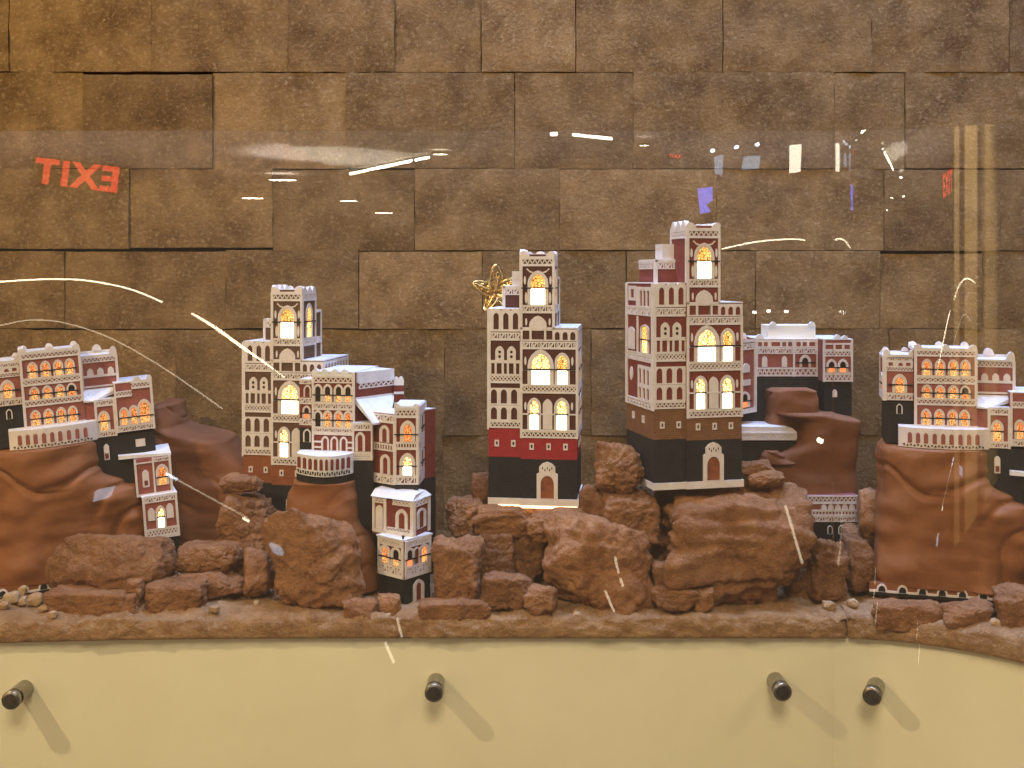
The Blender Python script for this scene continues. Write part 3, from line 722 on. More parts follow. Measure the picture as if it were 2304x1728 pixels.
    for i in range(24):
        cx = 245+i*18; fq = L(onb(cx)-.8); h = 6 if i % 2 else 7
        poly(mb, fq, [(cx-7, 660), (cx+7, 660), (cx, 648)] if i % 2 else [(cx-7, 648), (cx, 660), (cx+7, 648)], -.002, .0005)
    T.part('fretwork', mb, 'dark_glass', bal)
    mb = MB(); mb.prism([Vector((X(x), (d+7)*k, Z(668.5))) for x, d in pts]+[Vector((X(685), 40*k, Z(668.5))), Vector((X(225), 40*k, Z(668.5)))],
                        [Vector((X(x), (d+9)*k, Z(715))) for x, d in pts]+[Vector((X(685), 40*k, Z(715))), Vector((X(225), 40*k, Z(715)))]); T.part('base', mb, 'black_plain')
    # small gatehouse low on the right
    f6 = L(-70); B('wall', 884, 1092, -70, 200, 812, 1040, 'wall_rose')
    mb = MB(); mb.prism([Vector((X(x), d*k, Z(y))) for x, d, y in ((800, -30, 806), (1098, -74, 812), (1098, -74, 800), (800, -30, 782))],
                        [Vector((X(x), d*k, Z(y))) for x, d, y in ((800, 60, 806), (1098, 60, 812), (1098, 60, 760), (800, 60, 770))]); T.part('roof', mb, 'white_roof')
    strips(T, f6, [(882, 812, 894, 1040), (985, 812, 995, 1040), (1080, 812, 1094, 1040), (894, 835, 985, 842), (894, 1026, 1080, 1040)])
    lattice(T, f6, 995, 816, 1080, 842, 'scroll', 6); window(T, f6, 1038, 52, 872, 985, 938, 'lit_orange', 'lit_orange_bright', (1000, 1078), t=11)
    blind(T, f6, 942, 38, 880, 985); mb = MB(); rect(mb, f6, 932, 945, 952, 975, W_*.8, W_*1.2); T.part('opening', mb, 'wall_red')
    f7 = L(-105); B('wall', 910, 1108, -105, 180, 1040, 1300, 'wall_rose'); B('roof', 906, 1112, -108, 180, 1034, 1040, 'white_roof')
    lattice(T, f7, 922, 1042, 1096, 1078, 'scroll', 12); strips(T, f7, [(908, 1040, 922, 1300), (1096, 1040, 1110, 1300), (922, 1236, 1096, 1242), (922, 1284, 1096, 1300)])
    lattice(T, f7, 922, 1242, 1096, 1284, 'tri', 9); window(T, f7, 1008, 40, 1112, 1234, 1170, 'lit_warm', 'lit_white', (985, 1031), t=9)
    blind(T, f7, 955, 40, 1108, 1185); blind(T, f7, 1062, 40, 1096, 1185)
    B('base', 900, 1104, -98, 180, 1300, 1480, 'black_plain'); f8 = L(-98)
    for cx in (952, 1005, 1060): blind(T, f8, cx, 24, 1335, 1400)
    # modelled rock under it all
    rows = [(Z(1452), X(80), X(890)), (Z(1400), X(90), X(900)), (Z(1300), X(112), X(915)), (Z(1200), X(118), X(930)), (Z(1080), X(120), X(905)), (Z(980), X(126), X(880)), (Z(940), X(130), X(800)), (Z(860), X(132), X(690)), (Z(700), X(150), X(668)), (Z(672), X(165), X(655))]
    T.part('rock', relief(rows, -80*k, 330*k, 3.3, .011), 'clay_cliff', smooth=True)
    # arched boundary wall at the foot
    B('foot_wall', 55, 880, -96, 330, 1436, 1502, 'clay_cliff'); f9 = L(-96)
    mb = MB(); hx = [122, 232, 337, 440, 545, 652, 762]
    for cx in hx: poly(mb, f9, arch(cx, 38, 1449, 1496, .0), -.0003, .0005)
    rect(mb, f9, 55, 1488, 875, 1502, -.0003, .0005); T.part('wall_opening', mb, 'black_plain')
    mb = MB()
    for cx in hx: frame_arch(mb, f9, cx, 38, 1449, 1484, 9, o1=.0016, tip=0)
    xs = [55]+hx+[868]
    for i in range(len(xs)-1):
        a_ = xs[i]+(28 if i else 0); b_ = xs[i+1]-(28 if i < len(xs)-2 else 0); rect(mb, f9, a_, 1474, b_, 1486, -.0003, .0016)
    T.part('arched_trim', mb, 'white')
    B('gate_pier', 806, 838, -104, -60, 1462, 1510, 'black_plain'); B('gate_cap', 802, 842, -106, -58, 1454, 1462, 'white')
    return T.root
palace = make_palace()
pal2 = copy_tree(palace)
place(palace, 1940+450*.3978, 740+1500*.3978, 1.216, -15, 'rose palace on smooth brown rock with a white arched foot wall')
place(pal2, 146, 1314, 1.272, 24, 'tilted rose palace on brown rock with its small gatehouse above a boulder', roll=-4.3)

# ------------------------------------------------------------------ corner palace (middle left), set at an angle
def make_corner():
    C = (620, 800, .3617); base = P(760, 1372, 1.22)
    T = Thing('corner_palace', 'stepped red and white palace with black column and small door, in front of brown tower', 'model palace', (base.x, base.y, ZS))
    # A: main block
    A = Fac(C, (230, 1.268), (490, 1.258)); dp = .09
    blockf(T, A, 230, 100, 490, 595, dp, 'wall_red'); slab(T, A, 232, 488, 104, dp)
    mb = MB(); rect(mb, A, 230, 108, 490, 130, -.003, W_)
    for cx in (250, 305, 370, 430): horn(mb, A, cx, 110, 82, 46, 0)
    T.part('parapet', mb, 'white_roof')
    lattice(T, A, 238, 128, 482, 168, 'tri', 8); strips(T, A, [(228, 108, 240, 595), (478, 104, 494, 595), (240, 286, 478, 294), (240, 330, 478, 336), (240, 440, 478, 448), (240, 474, 478, 490)])
    for i, cx in enumerate((265, 325, 393, 452)):
        window(T, A, cx, 38, 186, 284, 243, 'dark_glass', 'lit_orange_bright' if i else 'dark_glass', (cx-32, cx+32), t=10)
        window(T, A, cx, 38, 348, 440, 398, 'lit_orange' if i else 'dark_glass', 'lit_orange_bright' if i else 'dark_glass', (cx-32, cx+32), t=10)
    lattice(T, A, 240, 294, 478, 330, 'scroll', 15); lattice(T, A, 240, 448, 478, 474, 'scroll', 17)
    for cx in (310, 367, 425): window(T, A, cx, 30, 508, 592, None, 'wall_red', t=9)
    strips(T, A, [(240, 528, 290, 538), (446, 528, 478, 538), (240, 562, 290, 572), (446, 562, 478, 572)], name='string_course')
    # left set-back strip
    A2 = Fac(C, (148, 1.285), (230, 1.28)); blockf(T, A2, 150, 150, 236, 445, .07, 'wall_red'); slab(T, A2, 150, 236, 150, .07)
    blockf(T, A2, 150, 445, 236, 640, .07, 'black_plain'); blind(T, A2, 198, 32, 462, 535, t=8, solid=False)
    lattice(T, A2, 150, 150, 232, 176, 'scroll', 5); lattice(T, A2, 150, 260, 232, 300, 'scroll', 5); lattice(T, A2, 150, 390, 232, 430, 'scroll', 5)
    blind(T, A2, 200, 30, 190, 256, t=8, solid=False); window(T, A2, 195, 34, 318, 388, 356, 'dark_glass', 'lit_ember', (155, 232), t=8)
    # balcony, bowed
    fr = lambda x: 1.246-.026*math.sin(math.pi*(x-130)/350)**.8 if 130 < x < 480 else 1.246
    def Q(x, y, dd=0):
        d = fr(x)+dd; px = C[0]+x*C[2]; return Vector(((px-CX)*d/F, d, ZC+(YH-(C[1]+y*C[2]))*1.235/F))
    xs = [130+350*i/14 for i in range(15)]
    def bow(y0, y1, dd, back=1.27):
        mb = MB(); 
        top = [Q(x, y0, dd) for x in xs]; bot = [Q(x, y1, dd) for x in xs]
        tb = [Vector((q.x, back, q.z)) for q in (top[-1], top[0])]; bb = [Vector((q.x, back, q.z)) for q in (bot[-1], bot[0])]
        mb.prism(top+tb, bot+bb); return mb
    bal = T.part('balcony', bow(615, 742, 0), 'white_roof')
    for i in range(10):
        cx = 147+i*34; mb = MB(); f = Fac(C, (cx-12, fr(cx-12)-.0004), (cx+12, fr(cx+12)-.0004), 1.235)
        poly(mb, f, arch(cx, 18, 632, 700), -.002, .0007); T.part('slot', mb, 'wall_red', bal)
    mb = MB()
    for i in range(22):
        cx = 142+i*15; f = Fac(C, (cx-8, fr(cx-8)-.0004), (cx+8, fr(cx+8)-.0004), 1.235)
        poly(mb, f, [(cx-6, 733), (cx+6, 733), (cx, 712)] if i % 2 else [(cx-6, 712), (cx, 733), (cx+6, 712)], -.002, .0006)
    T.part('fretwork', mb, 'dark_glass', bal)
    T.part('base', bow(742.5, 790, .004), 'black_plain')
    # B: flank, roof and lower arch bay
    B1 = Fac(C, (494, 1.262), (735, 1.315)); blockf(T, B1, 494, 165, 735, 420, .05, 'wall_red')
    mb = MB(); rect(mb, B1, 505, 105, 735, 172, -.05, .001); T.part('roof', mb, 'white_roof')
    lattice(T, B1, 515, 172, 730, 212, 'tri', 7)
    strips(T, B1, [(492, 262, 740, 300)], name='string_course')
    mb = MB(); mb.prism([Q2 for Q2 in (B1.pt(494, 420, .03), B1.pt(600, 420, .03), B1.pt(600, 408, .03), B1.pt(494, 408, .03))],
                        [Q2 for Q2 in (B1.pt(494, 300, 0), B1.pt(740, 300, 0), B1.pt(740, 266, 0), B1.pt(494, 266, 0))]); T.part('sloping_roof', mb, 'white_roof')
    B3 = Fac(C, (735, 1.31), (798, 1.312)); blockf(T, B3, 738, 150, 796, 420, .03, 'wall_red'); mb = MB()
    rect(mb, B3, 736, 160, 798, 185, -.03, W_); rect(mb, B3, 736, 225, 798, 240); rect(mb, B3, 736, 290, 798, 420)
    for cx in (752, 782): horn(mb, B3, cx, 162, 132, 34, 0)
    T.part('parapet', mb, 'white_roof')
    B2 = Fac(C, (480, 1.252), (602, 1.252)); blockf(T, B2, 482, 422, 602, 652, .06, 'wall_red'); slab(T, B2, 482, 602, 424, .06)
    lattice(T, B2, 490, 426, 596, 462, 'scroll', 7); strips(T, B2, [(480, 424, 490, 652), (594, 424, 604, 652), (490, 462, 594, 468), (490, 598, 594, 606)])
    window(T, B2, 527, 34, 490, 596, None, 'wall_red', t=13); lattice(T, B2, 490, 606, 594, 650, 'dia', 7)
    blockf(T, B2, 485, 652.5, 606, 1060, .055, 'black_plain', 'column')
    # C: right tower
    C1 = Fac(C, (602, 1.262), (748, 1.238)); C2 = Fac(C, (740, 1.236), (888, 1.236)); C3 = Fac(C, (888, 1.2365), (956, 1.33))
    def foot(name, mt, pts, y0, y1, f):
        za, zb = f.pt(0, y0).z, f.pt(0, y1).z; mb = MB()
        mb.prism([Vector((q.x, q.y, zb)) for q in pts], [Vector((q.x, q.y, za)) for q in pts]); return T.part(name, mb, mt)
    pc = [C1.pt(602, 0), C1.pt(741, 0), C1.pt(741, 0, -.07), C1.pt(602, 0, -.05)]
    foot('wall', 'wall_red', pc, 352, 782, C1); foot('roof', 'white_roof', pc, 346, 351.5, C1); lattice(T, C1, 608, 356, 742, 402, 'scroll', 7)
    strips(T, C1, [(600, 400, 610, 780), (610, 400, 745, 408), (736, 400, 748, 780), (610, 724, 740, 732)])
    window(T, C1, 680, 32, 440, 528, None, 'wall_red', t=14); window(T, C1, 685, 32, 618, 722, None, 'wall_red', t=14)
    lattice(T, C1, 610, 534, 740, 580, 'dent', 8); lattice(T, C1, 610, 732, 740, 782, 'scroll', 7)
    pc2 = [C2.pt(742, 0), C2.pt(887, 0), C3.pt(930, 0), C2.pt(742, 0, -.06)]; foot('wall', 'wall_red', pc2, 318, 802, C2); foot('roof', 'white_roof', pc2, 312, 317.5, C2)
    crest(T, C2, 740, 890, 330, 298, [(758, 34, -.3), (872, 40, .3)], low=316, mt='white_roof')
    lattice(T, C2, 750, 332, 876, 382, 'tri', 5); strips(T, C2, [(740, 318, 752, 802), (874, 318, 890, 802), (752, 382, 874, 388), (752, 536, 874, 542), (752, 578, 874, 586), (752, 744, 874, 752)])
    window(T, C2, 822, 58, 424, 536, 490, 'lit_orange', 'lit_orange', (740, 888), t=18); window(T, C2, 820, 62, 626, 744, 687, 'lit_warm', 'lit_white', (752, 880), t=18)
    lattice(T, C2, 752, 542, 874, 578, 'dent', 7); lattice(T, C2, 752, 752, 874, 802, 'scroll', 6)
    foot('turret', 'white', [C3.pt(930, 0), C3.pt(956, 0), C3.pt(940, 0, -.03)], 470, 740, C3)
    strips(T, C3, [(889, 318, 932, 345), (889, 345, 896, 802), (889, 540, 932, 575), (889, 755, 932, 802), (926, 345, 932, 802)])
    strips(T, C3, [(896, 345, 926, 378), (896, 500, 926, 540), (896, 575, 926, 600), (896, 720, 926, 755)], name='string_course')
    for y in (390, 610): window(T, C3, 911, 13, y, y+120, y+70, 'dark_glass', 'dark_glass', (898, 926), t=4)
    foot('base', 'black_plain', [C1.pt(606, 0), C1.pt(742, 0), C1.pt(742, 0, -.07), C1.pt(606, 0, -.05)], 782.5, 1400, C1); foot('base', 'black_plain', [C2.pt(743, 0), C2.pt(886, 0), C3.pt(945, 0), C2.pt(743, 0, -.06)], 802.5, 1400, C2)
    # D: lower house, white roofed
    D1 = Fac(C, (606, 1.238), (860, 1.208)); D2 = Fac(C, (859.9, 1.208), (958, 1.243), 1.208); D1.dr = 1.208
    foot('wall', 'wall_red', [D1.pt(608, 0), D1.pt(860, 0), D2.pt(956, 0), D2.pt(956, 0, -.04)], 905, 1149, D1)
    mb = MB()
    mb.prism([D1.pt(600, 905, .003), D1.pt(862, 905, .003), D2.pt(958, 905, .003), D2.pt(950, 905, -.06), D1.pt(600, 905, -.07)],
             [D1.pt(606, 862, -.004), D1.pt(858, 872, -.004), D2.pt(950, 872, -.004), D2.pt(945, 848, -.06), D1.pt(606, 842, -.07)]); T.part('roof', mb, 'white_roof')
    strips(T, D1, [(606, 905, 620, 1130), (676, 905, 692, 1130), (842, 905, 862, 1130), (620, 1110, 842, 1132)])
    lattice(T, D1, 730, 908, 842, 945, 'dia', 5); lattice(T, D1, 620, 908, 678, 945, 'tri', 3); blind(T, D1, 648, 44, 958, 1108)
    window(T, D1, 787, 42, 985, 1088, None, 'wall_red', t=17); lattice(T, D1, 692, 1088, 842, 1112, 'tri', 7)
    lattice(T, D2, 864, 908, 950, 948, 'tri', 4); strips(T, D2, [(858, 905, 868, 1130), (946, 905, 958, 1130)]); window(T, D2, 905, 30, 980, 1090, None, 'wall_red', t=12)
    # E: the corner house
    E1 = Fac(C, (636, 1.222), (800, 1.194), 1.194); E2 = Fac(C, (800, 1.194), (968, 1.228), 1.194)
    pe = [E1.pt(638, 0), E1.pt(800, 0), E2.pt(966, 0), E2.pt(966, 0, -.05)]; foot('wall', 'wall_red', pe, 1158, 1392, E1)
    mb = MB(); mb.prism([E1.pt(634, 1158, .002), E1.pt(800, 1158, .002), E2.pt(970, 1158, .002), E2.pt(960, 1158, -.05), E1.pt(640, 1158, -.05)],
                        [E1.pt(634, 1148, .002), E1.pt(800, 1148, .002), E2.pt(970, 1148, .002), E2.pt(960, 1148, -.05), E1.pt(640, 1148, -.05)]); T.part('roof', mb, 'white_roof')
    for f, xa, xb in ((E1, 640, 798), (E2, 803, 964)):
        strips(T, f, [(xa, 1158, xa+12, 1392), (xb-12, 1158, xb, 1392), (xa, 1384, xb, 1394)]); lattice(T, f, xa+12, 1160, xb-12, 1202, 'dia', 7)
        lattice(T, f, xa+12, 1322, xb-12, 1384, 'scroll', 8)
    for cx, lit in ((683, 1), (752, 1)): window(T, E1, cx, 40, 1216, 1320, 1276, 'lit_orange' if cx == 683 else 'dark_glass', 'lit_orange_bright', (cx-36, cx+34), t=12)
    for cx, u, l_ in ((832, 'dark_glass', 'lit_ember'), (922, 'lit_orange', 'lit_orange_bright')): window(T, E2, cx, 38, 1216, 1320, 1276, u, l_, (cx-30, cx+40), t=11)
    blind(T, E2, 876, 26, 1220, 1318, t=8, solid=False)
    foot('base', 'black', [E1.pt(640, 0, -.0008), E1.pt(799.5, 0, -.0008), E2.pt(964, 0, -.0008), E2.pt(964, 0, -.05)], 1392.5, 1640, E1)
    window(T, E2, 888, 34, 1436, 1556, None, 'wall_red', t=16, name='doorway', tip=.3)
    # modelled rock under the balcony
    z = lambda y: ZC+(YH-(C[1]+y*C[2]))*1.24/F; x = lambda v: (C[0]+v*C[2]-CX)*1.245/F
    T.part('rock', relief([(ZS+.004, x(60), x(640)), (z(1250), x(60), x(620)), (z(1000), x(72), x(500)), (z(900), x(75), x(495)), (z(786), x(110), x(482))], 1.226, 1.32, 9.1, .005), 'clay_cliff', smooth=True)
    return T
make_corner()

# ------------------------------------------------------------------ rear palace on the right, seen from behind its cliff
def make_rear():
    C = (1640, 680, .3497); T = Thing('rear_palace', 'dim maroon palace on a dark red cliff, standing behind the tallest tower', 'model palace', (P(1810, 1200, 1.40).x, 1.40, ZS))
    A = Fac(C, (175, 1.40), (605, 1.40)); dp = .07
    blockf(T, A, 178, 240, 604, 478, dp, 'wall_rose'); slab(T, A, 178, 604, 240, dp)
    mb = MB(); rect(mb, A, 258, 150, 568, 236, -.045, -.008); T.part('roof_house', mb, 'plaster')
    mb = MB(); horn(mb, A, 200, 240, 205, 50, 0); horn(mb, A, 95, 240, 195, 40, 0); horn(mb, A, 285, 150, 125, 40, 0); horn(mb, A, 535, 150, 125, 40, 0); T.part('merlon', mb, 'white_roof')
    strips(T, A, [(175, 238, 186, 478), (412, 238, 424, 478), (562, 238, 570, 478)])
    arcade(T, A, 186, 244, 412, 292, [(200, 26, 256, 284, 0), (237, 26, 256, 284, 0), (300, 56, 256, 284, 0), (355, 26, 256, 284, 0), (393, 26, 256, 284, 0)])
    arcade(T, A, 424, 244, 562, 292, [(447, 28, 256, 284, 0), (487, 28, 256, 284, 0), (535, 40, 256, 284, 0)])
    for a_, b_ in ((186, 412), (424, 562)):
        lattice(T, A, a_, 294, b_, 332, 'scroll', int((b_-a_)/17)); lattice(T, A, a_, 420, b_, 476, 'tri', int((b_-a_)/28))
    blind(T, A, 229, 34, 345, 416); blind(T, A, 356, 34, 345, 416); window(T, A, 490, 46, 352, 418, 388, 'dark_glass', 'wall_red', (430, 556), t=14)
    Bf = Fac(C, (606, 1.375), (796, 1.375)); blockf(T, Bf, 608, 242, 794, 512, .09, 'wall_rose'); slab(T, Bf, 608, 794, 242, .09)
    mb = MB(); horn(mb, Bf, 700, 242, 208, 44, 0); horn(mb, Bf, 748, 242, 214, 40, 0); T.part('merlon', mb, 'white_roof')
    arcade(T, Bf, 618, 262, 786, 310, [(645, 50, 274, 302, 0), (706, 44, 274, 302, 0), (760, 36, 274, 302, 0)]); lattice(T, Bf, 618, 310, 786, 348, 'tri', 7)
    strips(T, Bf, [(604, 240, 618, 512), (784, 240, 797, 512), (618, 452, 784, 460)])
    for cx in (660, 733): window(T, Bf, cx, 44, 378, 450, 420, 'dark_glass', 'lit_ember', (cx-40, cx+40), t=12)
    lattice(T, Bf, 618, 460, 784, 510, 'tri', 6); blockf(T, Bf, 612, 512.5, 790, 730, .085, 'black', 'base')
    blind(T, Bf, 680, 30, 560, 610)
    L_ = Fac(C, (80, 1.36), (172, 1.385)); blockf(T, L_, 70, 245, 172, 720, .03, 'wall_rose'); strips(T, L_, [(160, 245, 174, 720), (70, 245, 160, 262), (70, 690, 160, 720)])
    lattice(T, L_, 80, 268, 160, 310, 'scroll', 4); blind(T, L_, 108, 44, 395, 455); strips(T, L_, [(82, 502, 134, 540)], name='string_course'); window(T, L_, 100, 40, 590, 680, 640, 'dark_glass', 'lit_ember', (80, 140), t=11)
    blockf(T, A, 85, 478.5, 606, 820, .05, 'black_plain', 'base', .002)
    # low balcony on the left
    N = Fac(C, (80, 1.345), (440, 1.345)); mb = MB()
    pts = [(80, 890), (430, 890), (440, 870), (436, 835), (410, 812), (370, 802), (80, 800)]
    poly(mb, N, pts, -.05, 0); T.part('balcony', mb, 'white'); lattice(T, N, 84, 836, 432, 886, 'dia', 14, mt='white', name='fretwork')
    mb = MB(); poly(mb, N, [(80, 890.5), (440, 890.5), (438, 950), (420, 995), (380, 1015), (330, 1000), (250, 960), (80, 1060)], -.045, -.002); T.part('base', mb, 'black_plain')
    # low white lattice wall with black foot
    K = Fac(C, (425, 1.325), (832, 1.325)); blockf(T, K, 430, 1244, 830, 1412, .05, 'wall_rose', 'low_wall')
    strips(T, K, [(428, 1242, 440, 1412), (820, 1242, 832, 1412), (440, 1290, 820, 1298), (440, 1334, 820, 1342), (440, 1370, 820, 1378)]); lattice(T, K, 440, 1244, 820, 1290, 'tri', 14)
    for i in range(5): blind(T, K, 610+i*45, 36, 1298, 1336)
    blind(T, K, 490, 30, 1298, 1336); lattice(T, K, 440, 1342, 820, 1370, 'dent', 18); lattice(T, K, 440, 1378, 820, 1412, 'scroll', 20)
    blockf(T, K, 440, 1412.5, 800, 1560, .045, 'black_plain', 'base'); 
    for cx in (650, 720, 770): blind(T, K, cx, 24, 1440, 1490, t=5, solid=False)
    z = lambda y: ZC+(YH-(C[1]+y*C[2]))*1.38/F; x = lambda v: (C[0]+v*C[2]-CX)*1.38/F
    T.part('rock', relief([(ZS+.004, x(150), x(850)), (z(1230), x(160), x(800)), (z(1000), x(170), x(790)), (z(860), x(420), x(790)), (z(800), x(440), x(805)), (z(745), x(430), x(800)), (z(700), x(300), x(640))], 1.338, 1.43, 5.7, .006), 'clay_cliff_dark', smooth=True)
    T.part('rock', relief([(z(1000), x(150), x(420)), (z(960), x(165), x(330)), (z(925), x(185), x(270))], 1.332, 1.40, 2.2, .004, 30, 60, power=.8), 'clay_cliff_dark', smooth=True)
    T.part('rock', relief([(z(860), x(250), x(590)), (z(780), x(250), x(580)), (z(720), x(265), x(570)), (z(620), x(258), x(572)), (z(570), x(262), x(560)), (z(556), x(300), x(520))], 1.362, 1.42, 8.8, .005, 40, 80), 'clay_cliff_dark', smooth=True)  # hump in darker clay: the tallest tower's shade put into its colour
make_rear()

# ------------------------------------------------------------------ loose rocks
def make_rock(name, x0, y0, x1, y1, d, dd, seed, label, mt='rock', sub=5, strata=.5, group=None, boxy=False):
    import bmesh
    rn = random.Random(seed); bm = bmesh.new(); bmesh.ops.create_icosphere(bm, subdivisions=sub, radius=1)
    planes = []
    for i in range(13):
        n = Vector((rn.gauss(0, 1), rn.gauss(0, 1), rn.gauss(0, 1))).normalized(); planes.append((n, rn.uniform(.74, 1.0) if not boxy else rn.uniform(1.0, 1.3)))
    for ax in range(3):
        for s in (-1, 1):
            n = Vector((0, 0, 0)); n[ax] = s; n += Vector((rn.gauss(0, .12), rn.gauss(0, .12), rn.gauss(0, .12)))*(.6 if boxy else 1); planes.append((n.normalized(), rn.uniform(.72, .86)))
    off = Vector((seed*3.7, seed*1.3, seed*.7)); hx = (x1-x0)*d/F/2; hz = (y1-y0)*d/F/2; sz = max(hx, hz)
    for v in bm.verts:
        u = v.co.normalized(); acc = 0; kk = 16
        for n, h in planes:
            c = u.dot(n)
            if c > .05: acc += (c/h)**kk
        r = acc**(-1/kk)
        p = u*r; q = Vector((p.x*hx, p.y*dd, p.z*hz))/sz
        f = noise.fractal(q*1.7+off, .85, 2.1, 6); st = noise.noise(Vector((q.x*.9, q.y*.9, q.z*(6.5 if strata < 1 else 9)+1.5*noise.noise(q*1.4+off)))+off)
        cr = max(0, .09-abs(noise.noise(q*1.9+off*2)))*1.6
        pit = max(0, noise.noise(q*9+off)-.25)*.16; rg = noise.fractal(q*6+off, .6, 2.1, 4)
        r2 = r*(1+.16*f+.10*strata*st-cr*.35-pit*(.8 if sub > 4 else .5)+.034*rg)
        v.co = u*r2
    lo = [min(v.co[i] for v in bm.verts) for i in range(3)]; hi = [max(v.co[i] for v in bm.verts) for i in range(3)]
    me = bpy.data.meshes.new(name); H = (hx, dd, hz)
    for v in bm.verts:
        v.co = Vector([(2*(v.co[i]-lo[i])/(hi[i]-lo[i])-1)*H[i] for i in range(3)])
    for fc in bm.faces: fc.smooth = True
    bm.to_mesh(me); bm.free(); me.materials.append(M[mt])
    o = bpy.data.objects.new(name, me); col.objects.link(o); o.location = P((x0+x1)/2, (y0+y1)/2, d)
    tag(o, label, 'rock', group); return o
G1 = 'sandstone rocks heaped under the models'
rocks = [
 # x0, y0, x1, y1, depth, half depth, label, strata
 (92, 1196, 396, 1338, 1.222, .034, 'long rounded boulder beneath the small gatehouse of the tilted palace', .4),
 (106, 1322, 326, 1380, 1.190, .022, 'flat brown slab lying under the long rounded boulder', .4),
 (284, 1300, 326, 1345, 1.192, .012, 'small knob of rock on the end of a flat brown slab', .2),
 (331, 1303, 468, 1376, 1.200, .024, 'blocky rock with a flat top beside the flat brown slab', .3),
 (402, 1216, 553, 1284, 1.255, .030, 'wedge shaped rock balanced on a wider stone', .4),
 (396, 1276, 556, 1342, 1.240, .034, 'wide stone carrying the wedge shaped rock', .5),
 (545, 1232, 614, 1345, 1.225, .026, 'narrow upright rock leaning on the big boulder under the corner palace', .3),
 (596, 1128, 826, 1368, 1.207, .034, 'big rough boulder propping the corner palace', .45),
 (494, 1066, 592, 1114, 1.285, .022, 'flat rounded stone on top of the stack beside the brown tower', .2),
 (484, 1106, 618, 1240, 1.285, .034, 'upper boulder of the stack beside the brown tower', .5),
 (470, 1190, 640, 1330, 1.295, .040, 'lower boulder of the stack beside the brown tower', .5),
 (770, 1345, 850, 1398, 1.176, .014, 'pale crumbly stone at the foot of the corner palace', .3),
 (846, 1335, 905, 1385, 1.186, .012, 'small pointed reddish stone at the foot of the black doorway', .2),
 (972, 1206, 1092, 1358, 1.215, .034, 'upright squarish boulder right of the corner palace', .2),
 (1070, 1184, 1160, 1325, 1.262, .030, 'dark boulder wedged behind the upright squarish boulder', .5),
 (1000, 1114, 1104, 1215, 1.300, .034, 'craggy rock at the left foot of the red banded tower', .6),
 (1060, 1062, 1104, 1140, 1.302, .010, 'thin upright splinter of rock against the red banded tower', .2),
 (1062, 1132, 1240, 1210, 1.270, .026, 'slanting slab just below the red banded tower', .9),
 (1128, 1190, 1240, 1310, 1.282, .030, 'shadowed rock in the hollow below the red banded tower', .8),
 (1078, 1286, 1206, 1366, 1.192, .022, 'low lumpy rock at the front of the hollow', .3),
 (1176, 1316, 1256, 1380, 1.178, .016, 'small rounded stone in front of the wide boulder', .2),
 (940, 1348, 1108, 1394, 1.176, .014, 'thin flat slab lying in front of the black doorway', .3),
 (1218, 1150, 1480, 1376, 1.215, .044, 'wide block shaped boulder below the red banded tower', .35),
 (1180, 1140, 1326, 1216, 1.252, .030, 'sloping rock lit by the glow under the red banded tower', .7),
 (1336, 990, 1454, 1118, 1.240, .034, 'domed boulder standing beside the tan banded tower', .3),
 (1352, 1104, 1482, 1212, 1.222, .030, 'square rock beneath the domed boulder', .3),
 (1302, 1088, 1362, 1180, 1.250, .020, 'small upright stone between red banded tower and domed boulder', .3),
 (1470, 1092, 1822, 1376, 1.215, .052, 'huge layered boulder under the tallest tower', 1.6),
 (1466, 1262, 1544, 1335, 1.190, .016, 'small broken block tucked under the huge layered boulder', .3),
 (1462, 1312, 1572, 1372, 1.182, .018, 'low angular block at the foot of the huge layered boulder', .3),
 (1556, 1318, 1604, 1380, 1.178, .012, 'little leaning chip of rock under the huge layered boulder', .3),
 (1660, 1036, 1742, 1066, 1.235, .016, 'thin flat stone crowning the small stack by the low balcony', .2),
 (1676, 1056, 1770, 1104, 1.225, .020, 'rounded stone in the small stack by the low balcony', .3),
 (1724, 1084, 1800, 1132, 1.235, .018, 'stone chip resting on the shoulder of the huge boulder', .3),
 (1812, 1202, 1906, 1356, 1.225, .028, 'tall split rock at the end of the huge layered boulder', .5),
 (1896, 1204, 1962, 1336, 1.245, .026, 'dusky rock beside the rose palace foot wall', .3),
 (1922, 1100, 1992, 1225, 1.300, .026, 'dark rounded rock in the gap between the two right palaces', .2),
 (1890, 1180, 1985, 1300, 1.310, .026, 'dark low rock behind the dusky rock', .2),
 (1958, 1348, 2130, 1414, 1.162, .018, 'flat broken slab in front of the white arched foot wall', .5),
 (2112, 1352, 2250, 1424, 1.148, .020, 'cracked slab below the gate pier of the rose palace', .6),
 (2226, 1318, 2360, 1440, 1.135, .022, 'reddish rock at the far end of the cracked slab', .5),
 (1756, 1262, 1846, 1366, 1.250, .026, 'shadowed rock filling the gap between huge boulder and split rock', .4),
 # supports and the dark rise behind
 (1085, 1124, 1330, 1330, 1.335, .052, 'shaded rock the red banded tower stands on', .5),
 (1440, 1092, 1690, 1310, 1.290, .056, 'shaded rock the tallest tower stands on', .5),
 (530, 1156, 760, 1330, 1.370, .052, 'shaded rock the brown tower stands on', .5),
]
for i, (x0, y0, x1, y1, d, dd, lab, st) in enumerate(rocks):
    small = (x1-x0) < 90
    make_rock('rock', x0, y0, x1, y1, d, dd, 11+i*7, lab, 'rock', 5 if small else 6, st, G1, any(w_ in lab for w_ in ('block', 'squar', 'slab')) and 'low' not in lab)
mb = relief([(ZS+.003, -.50, -.26), (ZC+(YH-1150)*1.42/F, -.47, -.28), (ZC+(YH-1060)*1.42/F, -.475, -.33), (ZC+(YH-985)*1.42/F, -.475, -.375), (ZC+(YH-950)*1.42/F, -.474, -.44), (ZC+(YH-905)*1.42/F, -.466, -.447)], 1.36, 1.46, 4.4, .008)
